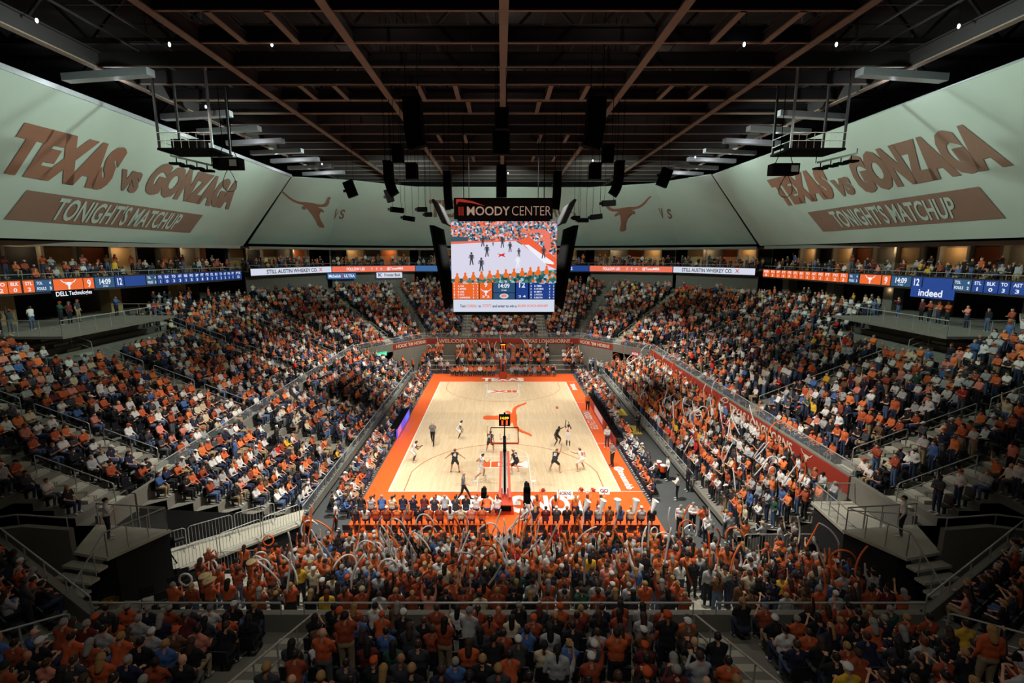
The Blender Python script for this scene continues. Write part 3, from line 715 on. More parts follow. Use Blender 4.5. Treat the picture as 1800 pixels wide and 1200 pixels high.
# retractable stands beside and behind the court
block('west_floor_stand', (-11.4, -18.6), (-11.4, 16.5), (-1, -.8), (-1, 0), 7, .7, lambda k, q: 'sit' if R1.random() < .97 else 'stand', W_FAN, 'west floor stand', [9.2, 18.5, 28.5], (.3, .3), .82, .5, .97)
block('east_floor_stand', (12.3, -20.6), (12.3, 16.0), (1, -.25), (1, 0), 7, .6, 'cheer', W_STU, 'east student stand', [], (.2, .2), .66, .31, .99, step_m=False, sp=.55)
block('far_floor_stand', (-10.6, 18.9), (10.6, 18.9), (0, 1), (0, 1), 4, .45, 'cheer', W_STU, 'far student stand', [3.4, 17.6], (.2, .2), .56, .5, .96, step_m=False, sp=.56)
for s in (-1, 1):
    block(('west' if s < 0 else 'east') + '_corner_floor_stand', (12.6 * s, 15.6), (10.8 * s, 18.8), np.array([.87 * s, .49]), np.array([.87 * s, .49]), 2, .3, 'cheer', W_STU, 'far corner rows', [], (.1, .1), .8, .3, .9, step_m=False, sp=.55)
# near student rows
NR = 11
tr = MB()
for k in range(NR):
    y = -21.8 - .8 * k; z = .15 + .26 * k; hw = min(11.6 + .75 * k, 17.2) if k > 2 else 9.0 + .5 * k
    hl = hw if k < 4 else min(17.2, 9 + 1.2 * k)
    tr.quad((-hl, y, z), (hw, y, z), (hw, y - .82, z), (-hl, y - .82, z)); tr.quad((-hl, y, z - .3), (hw, y, z - .3), (hw, y, z), (-hl, y, z))
    x = -(9.0 + .3 * k) + R1.uniform(0, .3)
    if k > 4: x = -7.2 - .1 * k
    while x < min(hw - .2, 15.2 if k < 8 else 13.6):
        if not (k > 6 and abs(x - 6.9) < .75) and not (k > 7 and abs(x + 7.1) < .4) and R1.random() < .97:
            fan(x, y - .4 + R1.uniform(-.04, .04), z, 0, 'cheer', W_STU if k < 7 else W_DRK, 'near student rows', k, .8)
        x += R1.uniform(.54, .58)
struct(tr, 'floor_near_student_rows', M_step)
for i in range(46):
    x = R1.uniform(13.0, 16.6); y = R1.uniform(-23.3, -21.6)
    fan(x, y, .3, R1.uniform(.2, .9), 'cheer', W_STU, 'east corner crowd', 0)
for i in range(14): fan(R1.uniform(10.6, 12.4), R1.uniform(-21.2, -19.6), 0, .4, 'cheer', W_FAN, 'east corner crowd', 0)
# band in orange jerseys, on the west end of those rows
for k in range(3, 10):
    y = -21.8 - .8 * k; z = .15 + .26 * k; x = -12.8 + .5 * (k % 2)
    if k in (8, 9): x = -11.6
    while x < -7.6 - .1 * k:
        if R1.random() < (.9 if x > -11.5 else .4): fan(x, y - .4, z, R1.uniform(-.3, .1), 'cheer', W_BAND, 'band', k, 1, hair=('hat' if R1.random() < .14 else None))
        x += R1.uniform(.58, .75)
# suites above the ribbon boards
RIB_R = [(37.5, -24), (35.9, -10.3), (35.0, 2.1), (33.0, 19.3)]
RIB_L = [(-37.5, -24), (-35.9, -9.1), (-33.5, -.8), (-30.4, 13.9)]
RIB_F = [(-33.0, 21.3), (-26.7, 34.4), (-14.4, 39.0), (14.3, 38.7), (26.3, 33.5), (34.0, 23.4)]
def outw(a, b):
    a = np.array(a, float); b = np.array(b, float); d = (b - a) / np.linalg.norm(b - a); n = np.array([-d[1], d[0]]); c = (a + b) / 2 - np.array([0, 5])
    if n @ c < 0: n = -n
    return a, b, d, n
for poly, nm in ((RIB_R, 'east suites'), (RIB_L, 'west suites'), (RIB_F, 'far suites')):
    for a, b in zip(poly[:-1], poly[1:]):
        a, b, d, n = outw(a, b); L = np.linalg.norm(b - a)
        for r_ in range(3):
            s_ = .4
            while s_ < L - .3:
                if R1.random() < .62:
                    p = a + d * s_ + n * (.9 + .9 * r_); fan(p[0], p[1], 13.0 + .25 * r_, head_to(-n[0], -n[1]), 'sit' if R1.random() < .7 else 'stand', W_DRK, nm, r_)
                s_ += R1.uniform(.55, 1.0)
# standing room on the concourse behind the top rows
for s in (-1, 1):
    for y in np.arange(-16, 12, .8):
        if R1.random() < .45: fan(s * 33.6, y, 10.0, head_to(-s, 0), 'stand', W_DRK, 'concourse', 0)
for x in np.arange(-16, 16, .7):
    if R1.random() < .6: fan(x, 37.6, 10.0, PI, 'stand', W_FAN, 'concourse', 0)
# ------------------------------------------------------------------ spectators into the scene
def add_floor_rows():
    # west courtside chairs
    y = -17.6
    while y < 17.8:
        if not (-5.0 < y < 1.3): fan(-9.55, y, 0.0, -PI / 2, 'sit', W_FAN, 'west courtside row', 0)
        fan(-10.4, y + .2, 0.05, -PI / 2, 'sit', W_FAN, 'west courtside back row', 1)
        y += .62
    y = 7.5
    while y < 17.6:
        fan(9.6, y, 0, PI / 2, 'sit', W_STU, 'east courtside row', 0); y += .62
    y = -5.8
    while y < 17:
        fan(10.35, y, 0.05, PI / 2, 'sit', [('light grey', 3), ('burnt orange', 3), ('white', 2), ('navy', 1), ('bright orange', 2)], 'east table row', 1); y += .64
    y = 2.0
    while y < 17:
        fan(11.2, y, 0.05, PI / 2, 'sit', W_FAN, 'east table back row', 1); y += .64
    # far baseline: two rows, pom squad on the left
    x = -6.4
    while x < 6.8:
        if abs(x) > .9:
            if x < -1: fan(x, 17.4, 0, PI, 'sit_lap', [('bright orange', 3), ('white', 1)], 'far baseline row', 0, 0)
            else: fan(x, 17.4, 0, PI, 'sit', [('navy', 1), ('black', 2), ('light grey', 2), ('burnt orange', 2)], 'far baseline row', 0)
            fan(x + .2, 18.2, .0, PI, 'sit', W_STU, 'far baseline row', 1)
        x += .58
    for x, y in ((9.4, 17.5), (9.9, 16.6), (8.9, 17.9), (-9.6, 18.4), (-8.0, 18.6), (-7.2, 18.5)): fan(x, y, 0, PI, 'st_down', [('white', 1), ('black', 1)], 'far corner', 0, 0)
add_floor_rows()
CROWD.sort(key=lambda c: c['zc'])
def inframe(c): return -10 < c['u'] < 1810 and -20 < c['v'] < 1215
SOLO = [c for c in CROWD if inframe(c)][:262]
ids = set(id(c) for c in SOLO); REST = [c for c in CROWD if id(c) not in ids]
HP = {'short': 'and short %s hair', 'long': 'and long %s hair', 'bun': 'and %s ponytail', 'cap': 'and %s cap', 'beanie': 'and %s beanie', 'hat': 'and %s cowboy hat', 'none': 'and bald head'}
GAR = {'long': 'top', 'short': 'shirt'}
def place_person(key, hair, loc, rz, scale, top, hc, pant, skin, shoe, label, cat, group):
    d = TPL[key]; o = bpy.data.objects.new('person', d['hi']); COL.objects.link(o); o.location = loc; o.rotation_euler[2] = rz; o.scale = (scale,) * 3
    for i, m in enumerate((M_TOP[top], M_PANT[pant], M_SKIN3[skin], M_HAIR['dark'], M_SHOE[shoe], M_eye)):
        o.material_slots[i].link = 'OBJECT'; o.material_slots[i].material = m
    tag(o, label, cat, group)
    if hair != 'none':
        h = bpy.data.objects.new({'cap': 'cap', 'beanie': 'beanie', 'hat': 'cowboy_hat'}.get(hair, 'hair'), hair_mesh(key, hair)); COL.objects.link(h); h.parent = o
        h.material_slots[0].link = 'OBJECT'; h.material_slots[0].material = (M_CAP if hair in ('cap', 'beanie', 'hat') else M_HAIR)[hc]
    return o
M_SKIN3 = M_skin
M_eye = mat('eye_dark', (20, 16, 16), .3)
ROWN = {}
def zone_phrase(c):
    k = c['row']
    if c['zone'] == 'near stand': return '%s row behind the near wall' % ordw(k + 1)
    if 'wing' in c['zone']: return '%s row of the %s wing' % (ordw(k + 1), c['zone'].split()[0])
    if c['zone'] == 'near student rows': return 'standing in student row %s from front' % ordw(k + 1)
    if c['zone'] == 'band': return 'standing in the band, row %s' % ordw(k + 1)
    return '%s row of the %s' % (ordw(k + 1), c['zone'])
labs = {}
for c in SOLO:
    hp = HP[c['hair']]; hp = hp % c['hc'] if '%s' in hp else hp
    c['lab'] = 'person in %s %s %s, %s' % (c['top'], GAR[c['sleeve']], hp, zone_phrase(c)); labs.setdefault(c['lab'], []).append(c)
for l, cs in labs.items():
    if len(cs) > 1:
        cs.sort(key=lambda c: c['u']); n = len(cs)
        for i, c in enumerate(cs):
            q = 'leftmost' if i == 0 else 'rightmost' if i == n - 1 else ordw(i + 1) + ' from left'
            c['lab'] = c['lab'].replace('person in', q + ' person in', 1)
            for w_ in (' top', ' shirt', ' the', ' and', ' short', ' seated'):
                if len(c['lab'].split()) > 16: c['lab'] = c['lab'].replace(w_, '')
for c in SOLO:
    place_person((c['pose'], c['sleeve']), c['hair'], (c['x'], c['y'], c['z']), c['rz'], c['s'], c['top'], c['hc'], c['pant'], c['skin'], c['shoe'], c['lab'], 'person',
                 {'near stand': 'spectators seated in the near stand', 'near student rows': 'students standing in the near rows', 'band': 'band members standing in orange jerseys'}.get(c['zone'], 'spectators seated in the %s' % c['zone']))
# the remaining thousands
def crowd_mesh():
    VS = []; TS = []; CS = []; n = 0; rg = np.random.default_rng(3)
    lut = {k: np.array(lin(v)[:3]) for k, v in TOPS.items()}; hl = {k: np.array(lin(v)[:3]) for k, v in {**HAIRC}.items()}; cl = {k: np.array(lin(v)[:3]) for k, v in CAPC.items()}
    pl = [np.array(lin(p_[0])[:3]) for p_ in PANTS]; sl = [np.array(lin(s_)[:3]) for s_ in SKINC]; sh = [np.array(lin(q)[:3]) for q in ((205, 205, 205), (24, 24, 26))]
    for c in REST:
        d = TPL[c['pose'], c['sleeve']]; lo = c['zc'] > 34; v, t, k = d['low' if lo else 'mid']
        tab = np.stack([lut[c['top']] * rg.uniform(.8, 1.15), pl[c['pant']], sl[c['skin']], (0, 0, 0), sh[c['shoe']]])
        col = tab[k]
        if c['hair'] != 'none':
            hv, ht, _ = d['hair'][c['hair'], lo]; hcol = (cl if c['hair'] in ('cap', 'beanie', 'hat') else hl)[c['hc']]
            t = np.vstack([t, ht + len(v)]); v = np.vstack([v, hv]); col = np.vstack([col, np.tile(hcol, (len(ht), 1))])
        ca, sa = math.cos(c['rz']), math.sin(c['rz']); s = c['s']
        w = np.stack([(v[:, 0] * ca - v[:, 1] * sa) * s + c['x'], (v[:, 0] * sa + v[:, 1] * ca) * s + c['y'], v[:, 2] * s + c['z']], 1)
        VS.append(w); TS.append(t + n); CS.append(col); n += len(w)
    V = np.vstack(VS); T = np.vstack(TS); Cc = np.vstack(CS); o = np.array([0, 0, 0.0]); nt_ = len(T)
    me = bpy.data.meshes.new('crowd'); me.vertices.add(len(V)); me.vertices.foreach_set('co', V.ravel()); me.loops.add(nt_ * 3)
    me.loops.foreach_set('vertex_index', T.ravel().astype(np.int32)); me.polygons.add(nt_)
    me.polygons.foreach_set('loop_start', np.arange(0, nt_ * 3, 3, dtype=np.int32))
    me.update(calc_edges=True)
    a = me.attributes.new('cloth', 'FLOAT_COLOR', 'FACE'); a.data.foreach_set('color', np.hstack([Cc, np.ones((nt_, 1))]).ravel())
    m = bpy.data.materials.new('crowd_clothing'); m.use_nodes = True; nt = m.node_tree; b = nt.nodes['Principled BSDF']; at = nt.nodes.new('ShaderNodeAttribute'); at.attribute_name = 'cloth'
    nt.links.new(at.outputs['Color'], b.inputs['Base Color']); b.inputs['Roughness'].default_value = .85; me.materials.append(m)
    ob = bpy.data.objects.new('crowd', me); COL.objects.link(ob); tag(ob, 'thousands of seated and standing fans filling every tier around the court', 'crowd', kind='stuff'); print('crowd', len(REST), nt_)
crowd_mesh()
# ------------------------------------------------------------------ stadium seats
def seat_geo():
    m = MB(); m.box((0, .0, .375), (.44, .34, .04)); m.hexa([(-.23, -.2, .42), (.23, -.2, .42), (.23, -.24, .42), (-.23, -.24, .42), (-.22, -.24, .82), (.22, -.24, .82), (.22, -.28, .82), (-.22, -.28, .82)])
    m.box((0, -.1, .182), (.08, .1, .36)); return m
def seats():
    L = []
    for x, y, z, rz in SEATS:
        p = px((x, y, z + .6))
        if p and -40 < p[0] < 1840 and p[1] < 1260: L.append((p[2], x, y, z, rz, p))
    L.sort(key=lambda q: q[0]); near = [q for q in L if -5 < q[5][0] < 1805 and q[5][1] < 1215][:150]; ns = set(q[0] for q in near)
    g = seat_geo(); me = None; pan = MB(); pan.v, pan.f, pan.m = g.v[:8], g.f[:6], [0] * 6
    back = MB(); back.v = g.v[8:16]; back.f = g.f[:6]; back.m = [0] * 6; post = MB(); post.v = g.v[16:24]; post.f = g.f[:6]; post.m = [0] * 6
    z, x, y, zz, rz, _ = near[0]
    t0 = thing('stadium_seat', '', 'seat', (0, 0, 0), 'dark folding seats of the near stand')
    for nm, mb in (('seat', pan), ('backrest', back), ('pedestal', post)): mb.build(nm, M_seat, t0)
    for i, (zc, x, y, zz, rz, p) in enumerate(near):
        lb = 'dark plastic stadium seat under a spectator in the near stand'
        if i == 0: t0.location = (x, y, zz); t0.rotation_euler[2] = rz; t0['label'] = lb
        else: copy_tree(t0, (x, y, zz), rz, label=lb)
    base = np.array(g.v); F = []; VV = []; n = 0
    for zc, x, y, zz, rz, p in L:
        if zc in ns: continue
        ca, sa = math.cos(rz), math.sin(rz); VV.append(np.stack([base[:, 0] * ca - base[:, 1] * sa + x, base[:, 0] * sa + base[:, 1] * ca + y, base[:, 2] + zz], 1)); F.append(np.array(g.f) + n); n += len(base)
    me = bpy.data.meshes.new('stadium_seats'); me.from_pydata(np.vstack(VV).tolist(), [], np.vstack(F).tolist()); me.materials.append(M_seat)
    o = bpy.data.objects.new('stadium_seats', me); COL.objects.link(o); tag(o, 'rows of dark plastic seats filling the stands beyond the near tier', 'seats', kind='stuff')
seats()
# ------------------------------------------------------------------ enclosure, concourse and suites
M_roofdk = mat('roof_deck', (40, 38, 38), .9, var=.3, scale=.5)
M_tan = mat('suite_wall', (168, 138, 96), .8, var=.1); M_orw = mat('suite_orange_wall', (190, 104, 56), .8, var=.1)
M_beam = mat('beam_web', (44, 38, 38), .7, var=.15); M_flange_bounce = mat('beam_flange_bounce_tint', (132, 112, 100), .7, var=.12, scale=1.5)  # bottom flanges paler than webs: bounce light from the court painted into the colour
M_lamp = mat('lamp_glow', (255, 226, 170), emit=5.0); M_lampw = mat('lamp_white', (240, 244, 255), emit=6.0)
m = MB(); m.slab([(-48, -50), (48, -50), (48, 55), (-48, 55)], 31.0, 31.3); struct(m, 'ceiling', M_roofdk)
for nm, c, d in (('wall_outer_west', (-48, 2.5, 15.5), (.3, 105, 31)), ('wall_outer_east', (48, 2.5, 15.5), (.3, 105, 31)), ('wall_outer_far', (0, 55, 15.5), (96, .3, 31)), ('wall_outer_near', (0, -50, 15.5), (96, .3, 31))):
    m = MB(); m.box(c, d); struct(m, nm, M_dark)
m = MB()
for s in (-1, 1): m.slab([(32.75 * s, -34), (47 * s, -34), (47 * s, 21), (32.75 * s, 19)], 9.7, 9.95)
m.slab([(-17.6, 36.9), (17.6, 36.9), (34, 54), (-34, 54)], 9.7, 9.95)
for s in (-1, 1): m.slab([(32.75 * s, 19.0), (17.6 * s, 36.9), (34 * s, 54), (47 * s, 54), (47 * s, 21)], 9.7, 9.95)
struct(m, 'floor_concourse', M_conc)
def P2(p, n, o, z): return (p[0] + n[0] * o, p[1] + n[1] * o, z)
kk = 0
for poly, nm in ((RIB_R, 'east'), (RIB_L, 'west'), (RIB_F, 'far')):
    for si, (a, b) in enumerate(zip(poly[:-1], poly[1:])):
        a, b, d, n = outw(a, b); L = np.linalg.norm(b - a)
        def hx(mb, o0, o1, z0, z1, mi=0, s0=0.0, s1=None):
            s1 = L if s1 is None else s1; A = a + d * s0; B = a + d * s1
            mb.hexa([P2(A, n, o0, z0), P2(B, n, o0, z0), P2(B, n, o1, z0), P2(A, n, o1, z0), P2(A, n, o0, z1), P2(B, n, o0, z1), P2(B, n, o1, z1), P2(A, n, o1, z1)], mi)
        m = MB(); hx(m, 0.02, .3, 12.35, 13.5); hx(m, .3, 7, 12.35, 12.95); struct(m, 'floor_%s_suite_slab' % nm, M_beam)
        m = MB(); hx(m, 0.0, 7.0, 16.1, 16.25); hx(m, -.15, .15, 15.95, 16.3); struct(m, 'ceiling_%s_suite' % nm, M_wall)
        # back wall in bays with lit rooms and dark openings
        m = MB(); hx(m, 4.6, 4.8, 12.95, 16.25); q = 0.0; i = 0
        while q < L - .5:
            wdt = min(2.7, L - q)
            k = (kk + i) % 5; mi = (1, 0, 2, 1, 3)[k]; hx(m, 4.45, 4.6, 13.3, 15.9, mi, q + .12, q + wdt - .12)
            hx(m, 3.9, 4.6, 12.95, 16.25, 0, q - .12, q + .12)
            q += wdt; i += 1
        kk += i; struct(m, 'wall_%s_suite' % nm, [M_wall, M_tan, M_orw, M_dark])
        nl = max(1, round(L / 6.5))
        for i in range(nl):
            c = a + d * (L * (i + .5) / nl) + n * 3.6
            lm = MB(); lm.box((c[0], c[1], 16.12), (1.3, .22, .12), 0, math.atan2(d[1], d[0])); o = lm.build('ceiling_lamp', M_lamp)
            tag(o, 'bright strip lamp under the %s suite ceiling, %s along its bay' % (nm, ordw(i + 1)), 'lamp', 'strip lamps in the suites')
            point('suite_light', (c[0], c[1], 15.75), 42, (1, .72, .42), .3)
        # rail on the balcony edge
        rl = MB(); rl.tube([P2(a, n, .15, 13.85), P2(b, n, .15, 13.85)], .025, 5)
        for i in range(int(L / 1.5) + 1):
            c = a + d * min(L, 1.5 * i); rl.tube([P2(c, n, .15, 13.5), P2(c, n, .15, 13.85)], .018, 4)
        struct(rl, 'trim_%s_balcony_rail' % nm, M_rail)
        # wall and columns under the ribbon
        m = MB()
        if nm == 'far' and si in (0, 1, 3, 4): hx(m, 1.0, 1.2, 9.95, 12.35); struct(m, 'wall_%s_concourse' % nm, M_wall)
        else:
            hx(m, 6.0, 6.2, 9.95, 12.35, 1); q = 1.2
            while q < L:
                hx(m, 2.8, 4.0, 9.95, 12.35, 0, q, q + 1.1); q += 7.5
            struct(m, 'wall_%s_concourse' % nm, [M_tan if nm == 'west' else M_wall, M_dark])
for s in (-1, 1):
    for y, z in ((-12, 11.9), (4, 11.9)): point('concourse_light', (s * 37.5, y, z), 14, (1, .75, .45), .2)
# railed viewing platforms over the top rows of the side stands
for s, nm in ((1, 'east'), (-1, 'west')):
    m = MB(); m.slab([(28.2 * s, -13.4), (32.9 * s, -13.4), (32.9 * s, -2.2), (28.2 * s, -2.2)], 9.98, 10.16); struct(m, 'floor_%s_viewing_deck' % nm, M_conc)
    guard([(32.5 * s, -13.3, 10.16), (28.3 * s, -13.3, 10.16), (28.3 * s, -2.3, 10.16), (32.5 * s, -2.3, 10.16)], 'railing around the %s viewing deck high in the side stand' % nm, h=1.0, glass=False, step=1.4)

# ------------------------------------------------------------------ LED ribbon boards
def em(nm, rgb, s=1.0): return mat('led_' + nm, rgb, emit=s)
E_or = em('orange', (240, 104, 40), .95); E_bl = em('blue', (22, 66, 150), .8); E_st = em('steel', (44, 88, 130), .8); E_wh = em('white', (214, 220, 236), .95)
E_tx = em('text', (235, 240, 250), 1.0); E_dk = em('dark_text', (40, 44, 56), .5); E_sal = em('salmon', (236, 112, 84), .95); E_red = em('red', (220, 50, 50), .9); E_lb = em('light_blue', (60, 110, 170), .8)
E_mats = [E_or, E_bl, E_st, E_wh, E_tx, E_dk, E_sal, E_red, E_lb, M_black]
OR, BL, ST, WH, TX, DK, SAL, RED, LB, BK = range(10)
def ribpt(poly, u, v):
    best = None; d = ray(u, v)
    for a, b in zip(poly[:-1], poly[1:]):
        a, b, e, n = outw(a, b); L = np.linalg.norm(b - a); t = ((a - CAM[:2]) @ n) / (d[:2] @ n); p = CAM[:2] + d[:2] * t; s_ = (p - a) @ e
        err = max(0, -s_, s_ - L)
        if best is None or err < best[0]: best = (err, a + e * s_, n)
    return best[1], best[2]
ZR0, ZR1 = 12.5, 13.42
def ribbon(poly, name, label, cells):
    t = thing('ribbon_board', label, 'led screen', (*poly[1], ZR0), 'LED ribbon boards around the arena')
    for u0, u1, v, col, lines in cells:
        p0, n0 = ribpt(poly, u0 + .6, v); p1, n1 = ribpt(poly, u1 - .6, v); m = MB()
        o = -np.array([*n1, 0]); B = lambda x, z, l=.03: np.array([*(p0 + (p1 - p0) * x), ZR0 + (ZR1 - ZR0) * z]) + o * l
        m.plate([B(0, .02, 0), B(1, .02, 0), B(1, .98, 0), B(0, .98, 0)], o * .03, col)
        for ln in lines:
            if ln[0] == 'lh':
                asp = np.linalg.norm(p1 - p0) / (ZR1 - ZR0); longhorn(m, lambda x, y: tuple(B(.5 + x * .62 / asp, .56 + y * .62, .045)), TX)
            else:
                tx, x0, x1, z0, z1, c = ln; m.text(tx, B(x0, z0, .045), B(x1, z0, .045), B(x1, z1, .045), B(x0, z1, .045), c, .02)
        m.build('screen_panel', E_mats, t)
def two(a, b, c=TX): return [(a, .18, .82, .6, .88, c), (b, *((.45, .55) if b == '1' else (.35, .65)), .12, .42, c)]
def tol(f): return [('TOL', .08, .42, .6, .85, TX), ('4', .8, .92, .6, .85, TX), ('FOULS', .08, .6, .15, .4, TX), (f, .8, .92, .15, .4, TX)]
c1 = 4.445
L_cells = [(-12, 13.5, 506, OR, two('TO', '2')), (14, 37, 505, OR, two('BLK', '0')), (40, 60.5, 503, OR, two('STL', '2')), (60.8, 92.5, 501, ST, tol('3')), (93, 146, 498, OR, [('lh',)]), (146.3, 165, 496, OR, [('9', .32, .68, .15, .85, TX)]),
           (165.8, 201, 494, ST, [('14:09', .22, .8, .32, .85, TX), ('1ST HALF', .38, .64, .1, .24, TX)]), (201.8, 217.2, 493, BL, [('12', .22, .78, .2, .85, TX)]), (217.8, 255.5, 491, BL, []), (256.5, 275, 489.5, ST, tol('2'))]
us = [275.6, 286.5, 299, 310.5, 321, 331, 341, 350.5, 359.5, 368, 376, 384, 391.5, 398.5, 405.5, 412, 424.5]
lb = [('STL', '1'), ('BLK', '0'), ('TO', '3'), ('AST', '3'), ('REB', '1'), ('FG', '5'), ('3P', '5'), ('FT', '8'), ('PTS', '8'), ('STL', '1'), ('BLK', '1'), ('TO', '2'), ('AST', '2'), ('FG', '1'), ('FT', '1'), ('PTS', '12')]
for i, (a, b) in enumerate(lb): L_cells.append((us[i], us[i + 1], 489 - i * .45, BL, two(a, b)))
ribbon(RIB_L, 'west', 'long LED ribbon board on the west side with orange and blue game stats', L_cells)
R_cells = []
us = [1341, 1354, 1363.5, 1373, 1383, 1393, 1404, 1414.5, 1425.5, 1437, 1449, 1461.5, 1476, 1491]
for i, (a, b) in enumerate([('REB', '5'), ('FG', '3'), ('3P', '1'), ('FT', '4'), ('PTS', '9'), ('STL', '1'), ('BLK', '1'), ('TO', '1'), ('AST', '2'), ('FG', '1'), ('FT', '1'), ('TO', '2'), ('STL', '2')]): R_cells.append((us[i], us[i + 1], 480 + i * .5, OR, two(a, b)))
R_cells += [(1492, 1510, 487.5, ST, tol('3')), (1511.5, 1549.5, 489.5, OR, [('lh',)]), (1550.5, 1566, 491, OR, [('9', .32, .68, .15, .85, TX)]), (1567, 1602.5, 493, ST, [('14:09', .22, .8, .32, .85, TX), ('1ST HALF', .38, .64, .1, .24, TX)]),
            (1603.5, 1621.5, 494.5, BL, [('12', .22, .78, .2, .85, TX)]), (1622.5, 1675.5, 497, BL, []), (1676, 1708, 499.5, ST, tol('2')), (1709.5, 1729.5, 501.5, BL, two('STL', '1')), (1730.5, 1755.5, 503, BL, two('BLK', '0')), (1756, 1775.5, 505, BL, two('TO', '3')), (1777, 1803, 506.5, BL, two('AST', '3'))]
ribbon(RIB_R, 'east', 'long LED ribbon board on the east side with orange and blue game stats', R_cells)
far_or = [('FOLLOW US!', .17, .38, .25, .75, TX), ('@TexasMBB', .65, .85, .22, .78, TX), ('f', .46, .475, .25, .75, WH), ('y', .515, .535, .25, .7, WH), ('o', .57, .59, .3, .7, WH)]
def whisk(fl=False): return [('STILL AUSTIN WHISKEY CO.', .17 if not fl else .12, .8 if not fl else .75, .2, .8, DK), ('X', .82 if not fl else .78, .87 if not fl else .83, .25, .8, RED)]
ribbon([RIB_F[0], RIB_F[1]], 'far', 'white LED ribbon board with black STILL AUSTIN WHISKEY CO. lettering, west corner', [(440, 583, 477, WH, whisk())])
ribbon([RIB_F[4], RIB_F[5]], 'far', 'white LED ribbon board with black STILL AUSTIN WHISKEY CO. lettering, east corner', [(1183, 1328, 476, WH, whisk(True))])
ribbon([RIB_F[1], RIB_F[2]], 'far', 'salmon LED ribbon board reading FOLLOW US on the far west side', [(583, 730, 473, SAL, far_or)])
ribbon([RIB_F[3], RIB_F[4]], 'far', 'salmon LED ribbon board reading FOLLOW US on the far east side', [(1036, 1182.5, 473, SAL, far_or)])
ribbon([RIB_F[2], RIB_F[3]], 'far', 'blue LED ribbon board behind the hanging scoreboard on the far wall', [(730, 800, 471.5, LB, []), (800, 985, 471.5, LB, []), (986, 1036, 471.5, BL, [('12', .3, .4, .25, .8, TX)])])
def sign(poly, u0, u1, vt, vb, col, lines, label, inset=0.0, name='lit_sign'):
    pm, n = ribpt(poly, (u0 + u1) / 2, (vt + vb) / 2); pm = pm + n * inset; N = (*n, 0)
    c = [onplane(u, v, (*pm, 12), N) for u, v in ((u0, vb), (u1, vb), (u1, vt), (u0, vt))]
    z0 = (c[0][2] + c[1][2]) / 2; z1 = (c[2][2] + c[3][2]) / 2; p0 = c[0][:2]; p1 = c[1][:2]; o = -np.array(N); m = MB()
    B = lambda x, z, l=.03: np.array([*(p0 + (p1 - p0) * x), z0 + (z1 - z0) * z]) + o * l
    m.plate([B(0, 0, 0), B(1, 0, 0), B(1, 1, 0), B(0, 1, 0)], o * .05, BK if col is None else col)
    for tx, x0, x1, a, b, cc in lines: m.text(tx, B(x0, a, .065), B(x1, a, .065), B(x1, b, .065), B(x0, b, .065), cc, .02)
    tag(m.build(name, E_mats), label, 'sign', 'sponsor signs under the ribbon boards')
sign(RIB_F[1:3], 576, 626, 480, 490, LB, [('Michelob', .04, .46, .25, .8, TX), ('ULTRA', .58, .95, .25, .78, TX), ('I', .5, .53, .15, .85, RED)], 'blue Michelob ULTRA sign hung under the far west ribbon board')
sign(RIB_F[1:3], 662, 707, 478.5, 488, WH, [('Frontier Bank', .3, .93, .25, .8, DK), ('K', .07, .22, .2, .85, BL)], 'white Frontier Bank sign hung under the far ribbon board')
sign(RIB_L, 92, 166, 508.5, 523, None, [('DELL', .08, .36, .3, .85, TX), ('Technologies', .38, .94, .2, .85, TX)], 'black DELL Technologies sign with white letters under west ribbon board')
sign(RIB_R, 1600, 1677, 506, 524, BL, [('indeed', .2, .75, .15, .85, TX)], 'dark blue indeed sign with white letters under east ribbon board')

# ------------------------------------------------------------------ projection screens: the pale curtain wall
def curtain_mat():
    m = mat('curtain_fabric', (176, 188, 176), .95, var=.09, scale=.35)
    return m
M_cur = curtain_mat(); M_pb = mat('projected_brown', (132, 100, 84), .95, var=.08, scale=.8); M_pr = mat('projected_rust', (142, 98, 78), .95, var=.08, scale=.8); M_pd = mat('projected_grey', (112, 116, 114), .95, var=.05)
def screen(label, pts, art):
    pts = [np.array(p, float) for p in pts]; N = np.cross(pts[1] - pts[0], pts[3] - pts[0]); N /= np.linalg.norm(N)
    if N @ (CAM - pts[0]) < 0: N = -N
    t = thing('projection_screen', label, 'screen', tuple(pts[0]), 'projection screens around the arena')
    m = MB(); m.plate(pts, -N * .12); m.build('screen_fabric', M_cur, t)
    Q = lambda u, v, l=.04: onplane(u, v, pts[0], N, l)
    for kind, nm, mt, arg, lift in art:
        m = MB()
        if kind == 'text':
            body, bl, br, tr_, tl = arg; m.text(body, *[Q(*q, lift) for q in (bl, br, tr_, tl)], 0, .075 if nm == 'title_lettering' else .02)
        elif kind == 'poly': m.poly([Q(*q, lift) for q in arg])
        m.build(nm, mt, t)
PL = (-34, 0, 16.4); NL = (1, 0, -.952); PR = (33.6, 0, 16.4); NR_ = (-1, 0, -.952)
tl = onplane(0, 118, PL, NL); tr = onplane(511, 311, PL, NL); br = onplane(427, 432.5, PL, NL); e = (tl - tr) / np.linalg.norm(tl - tr)
bl0 = onplane(0, 418, PL, NL); e2 = (bl0 - br) / np.linalg.norm(bl0 - br)
